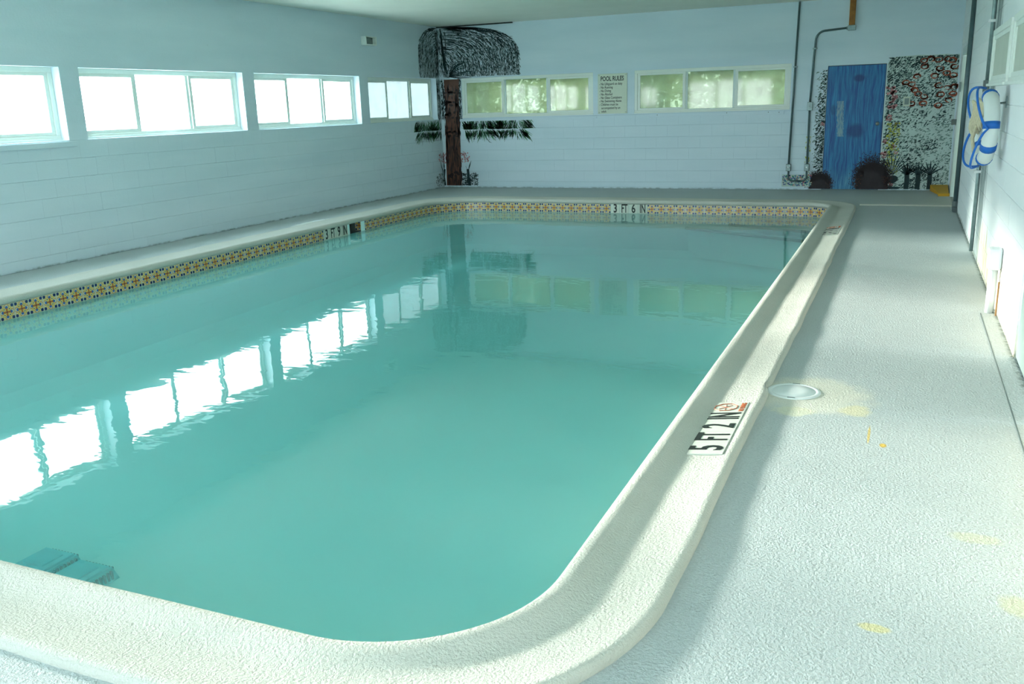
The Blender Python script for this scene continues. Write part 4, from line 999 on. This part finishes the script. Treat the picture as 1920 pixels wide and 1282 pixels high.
# ------------------------------------------------------------ outside the windows
def ground_mat():
    t = NT('pale_gravel_and_grass'); p = t.pos()
    c = t.mix(t.ramp(t.noise(p, 0.6, 4), [(0.4, 0.0), (0.6, 1.0)]), (0.50, 0.52, 0.48), (0.40, 0.45, 0.33))
    t.bsdf(c, 0.9); return t.m
bm = bm_new()
for a, b in (((-90, -60), (XL-T, 90)), ((XR+T, -60), (60, 90)), ((XL-T, YF+T), (XR+T, 90)), ((XL-T, -60), (XR+T, YN-T))):
    f = [bm.verts.new((x, y, -0.15)) for x, y in ((a[0], a[1]), (b[0], a[1]), (b[0], b[1]), (a[0], b[1]))]; bm.faces.new(f)
g = obj('ground', bm, ground_mat()); struct(g, 'pale ground outside the building', 'ground')
def leaf_mat(nm, c0, c1):
    t = NT(nm); oi = t.pos(); c = t.mix(t.ramp(t.noise(oi, 2.2, 3), [(0.35, 0.0), (0.65, 1.0)]), c0, c1)
    d = t.n('ShaderNodeBsdfDiffuse'); t.put(d.inputs[0], c); tl = t.n('ShaderNodeBsdfTranslucent'); t.put(tl.inputs[0], c)
    m = t.n('ShaderNodeMixShader'); m.inputs[0].default_value = 0.4; t.put(m.inputs[1], d.outputs[0]); t.put(m.inputs[2], tl.outputs[0]); t.t.links.new(m.outputs[0], t.out.inputs[0]); return t.m
LA = leaf_mat('olive_foliage', (0.20, 0.27, 0.10), (0.38, 0.44, 0.20)); LB = leaf_mat('blue_green_foliage', (0.10, 0.20, 0.15), (0.22, 0.34, 0.25))
MBARK = plain('grey_bark', (0.18, 0.15, 0.11), 0.9, var=0.3)
def tree(x, y, h, r, mat, label, seed, n=2600):
    random.seed(seed); e = thing('tree', label, 'tree', (x, y, -0.15), 'trees behind the end wall')
    bm = bm_new(); tube(bm, [(x, y, -0.15), (x+0.05, y, h*0.35), (x, y, h*0.7)], 0.12, 8, r2=0.05)
    for k in range(4):
        a = k*1.6+seed; tube(bm, [(x, y, h*0.3), (x+0.5*r*math.cos(a), y+0.5*r*math.sin(a), h*0.6)], 0.05, 6, r2=0.02)
    obj('trunk', bm, MBARK, e)
    V = []; Fc = []
    for k in range(n):
        a = random.uniform(0, 6.283); c_ = random.uniform(-1, 1); q = random.random()**0.33*random.choice((1, 1, 0.85)); s_ = math.sqrt(1-c_*c_)
        cx = x+r*q*s_*math.cos(a); cy = y+r*q*s_*math.sin(a); cz = max(0.0, h*0.52+h*0.48*q*c_)
        u = Vector((random.uniform(-1, 1), random.uniform(-1, 1), random.uniform(-1, 1))).normalized(); w2 = u.orthogonal().normalized(); l = random.uniform(0.08, 0.17); c0 = Vector((cx, cy, cz)); b = len(V)
        V += [c0-u*l, c0+w2*l*0.5, c0+u*l, c0-w2*l*0.5]; Fc.append((b, b+1, b+2, b+3))
    me = bpy.data.meshes.new('foliage'); me.from_pydata([tuple(v) for v in V], [], Fc); me.materials.append(mat)
    o = bpy.data.objects.new('foliage', me); C.collection.objects.link(o); setpar(o, e); o['kind'] = 'stuff'
TR = [(-15.0, 25.0, 6.5, 1.9, LA, 'olive leafy tree outside, farthest left beyond the palm mural'), (-11.3, 22.4, 5.2, 1.55, LB, 'blue-green tree behind the window pane next to the palm'),
      (-8.7, 25.8, 6.2, 1.7, LA, 'yellow-green tree behind the middle pane beside the rules sign'), (-6.6, 21.9, 5.6, 1.6, LA, 'yellow-green tree directly behind the rules sign'),
      (-4.5, 25.4, 6.2, 1.7, LB, 'blue-green tree behind the middle pane near the conduit'), (-2.5, 21.7, 5.0, 1.5, LB, 'blue-green tree behind the last pane by the conduit'), (0.4, 25.2, 6.0, 1.7, LA, 'olive leafy tree outside behind the blue door')]
TR += [(-13.2, 30.5, 7.5, 2.2, LB, 'tall blue-green tree in the back row, behind the palm mural'), (-7.6, 31.0, 8.0, 2.6, LB, 'tall blue-green tree in the back row, behind the rules sign'), (-2.0, 31.0, 7.5, 2.5, LA, 'tall olive tree in the back row, behind the conduits')]
for i, t_ in enumerate(TR): tree(*t_[:5], t_[5], i+1)
for o in bpy.data.objects:
    if o.get('kind') == '': del o['kind']
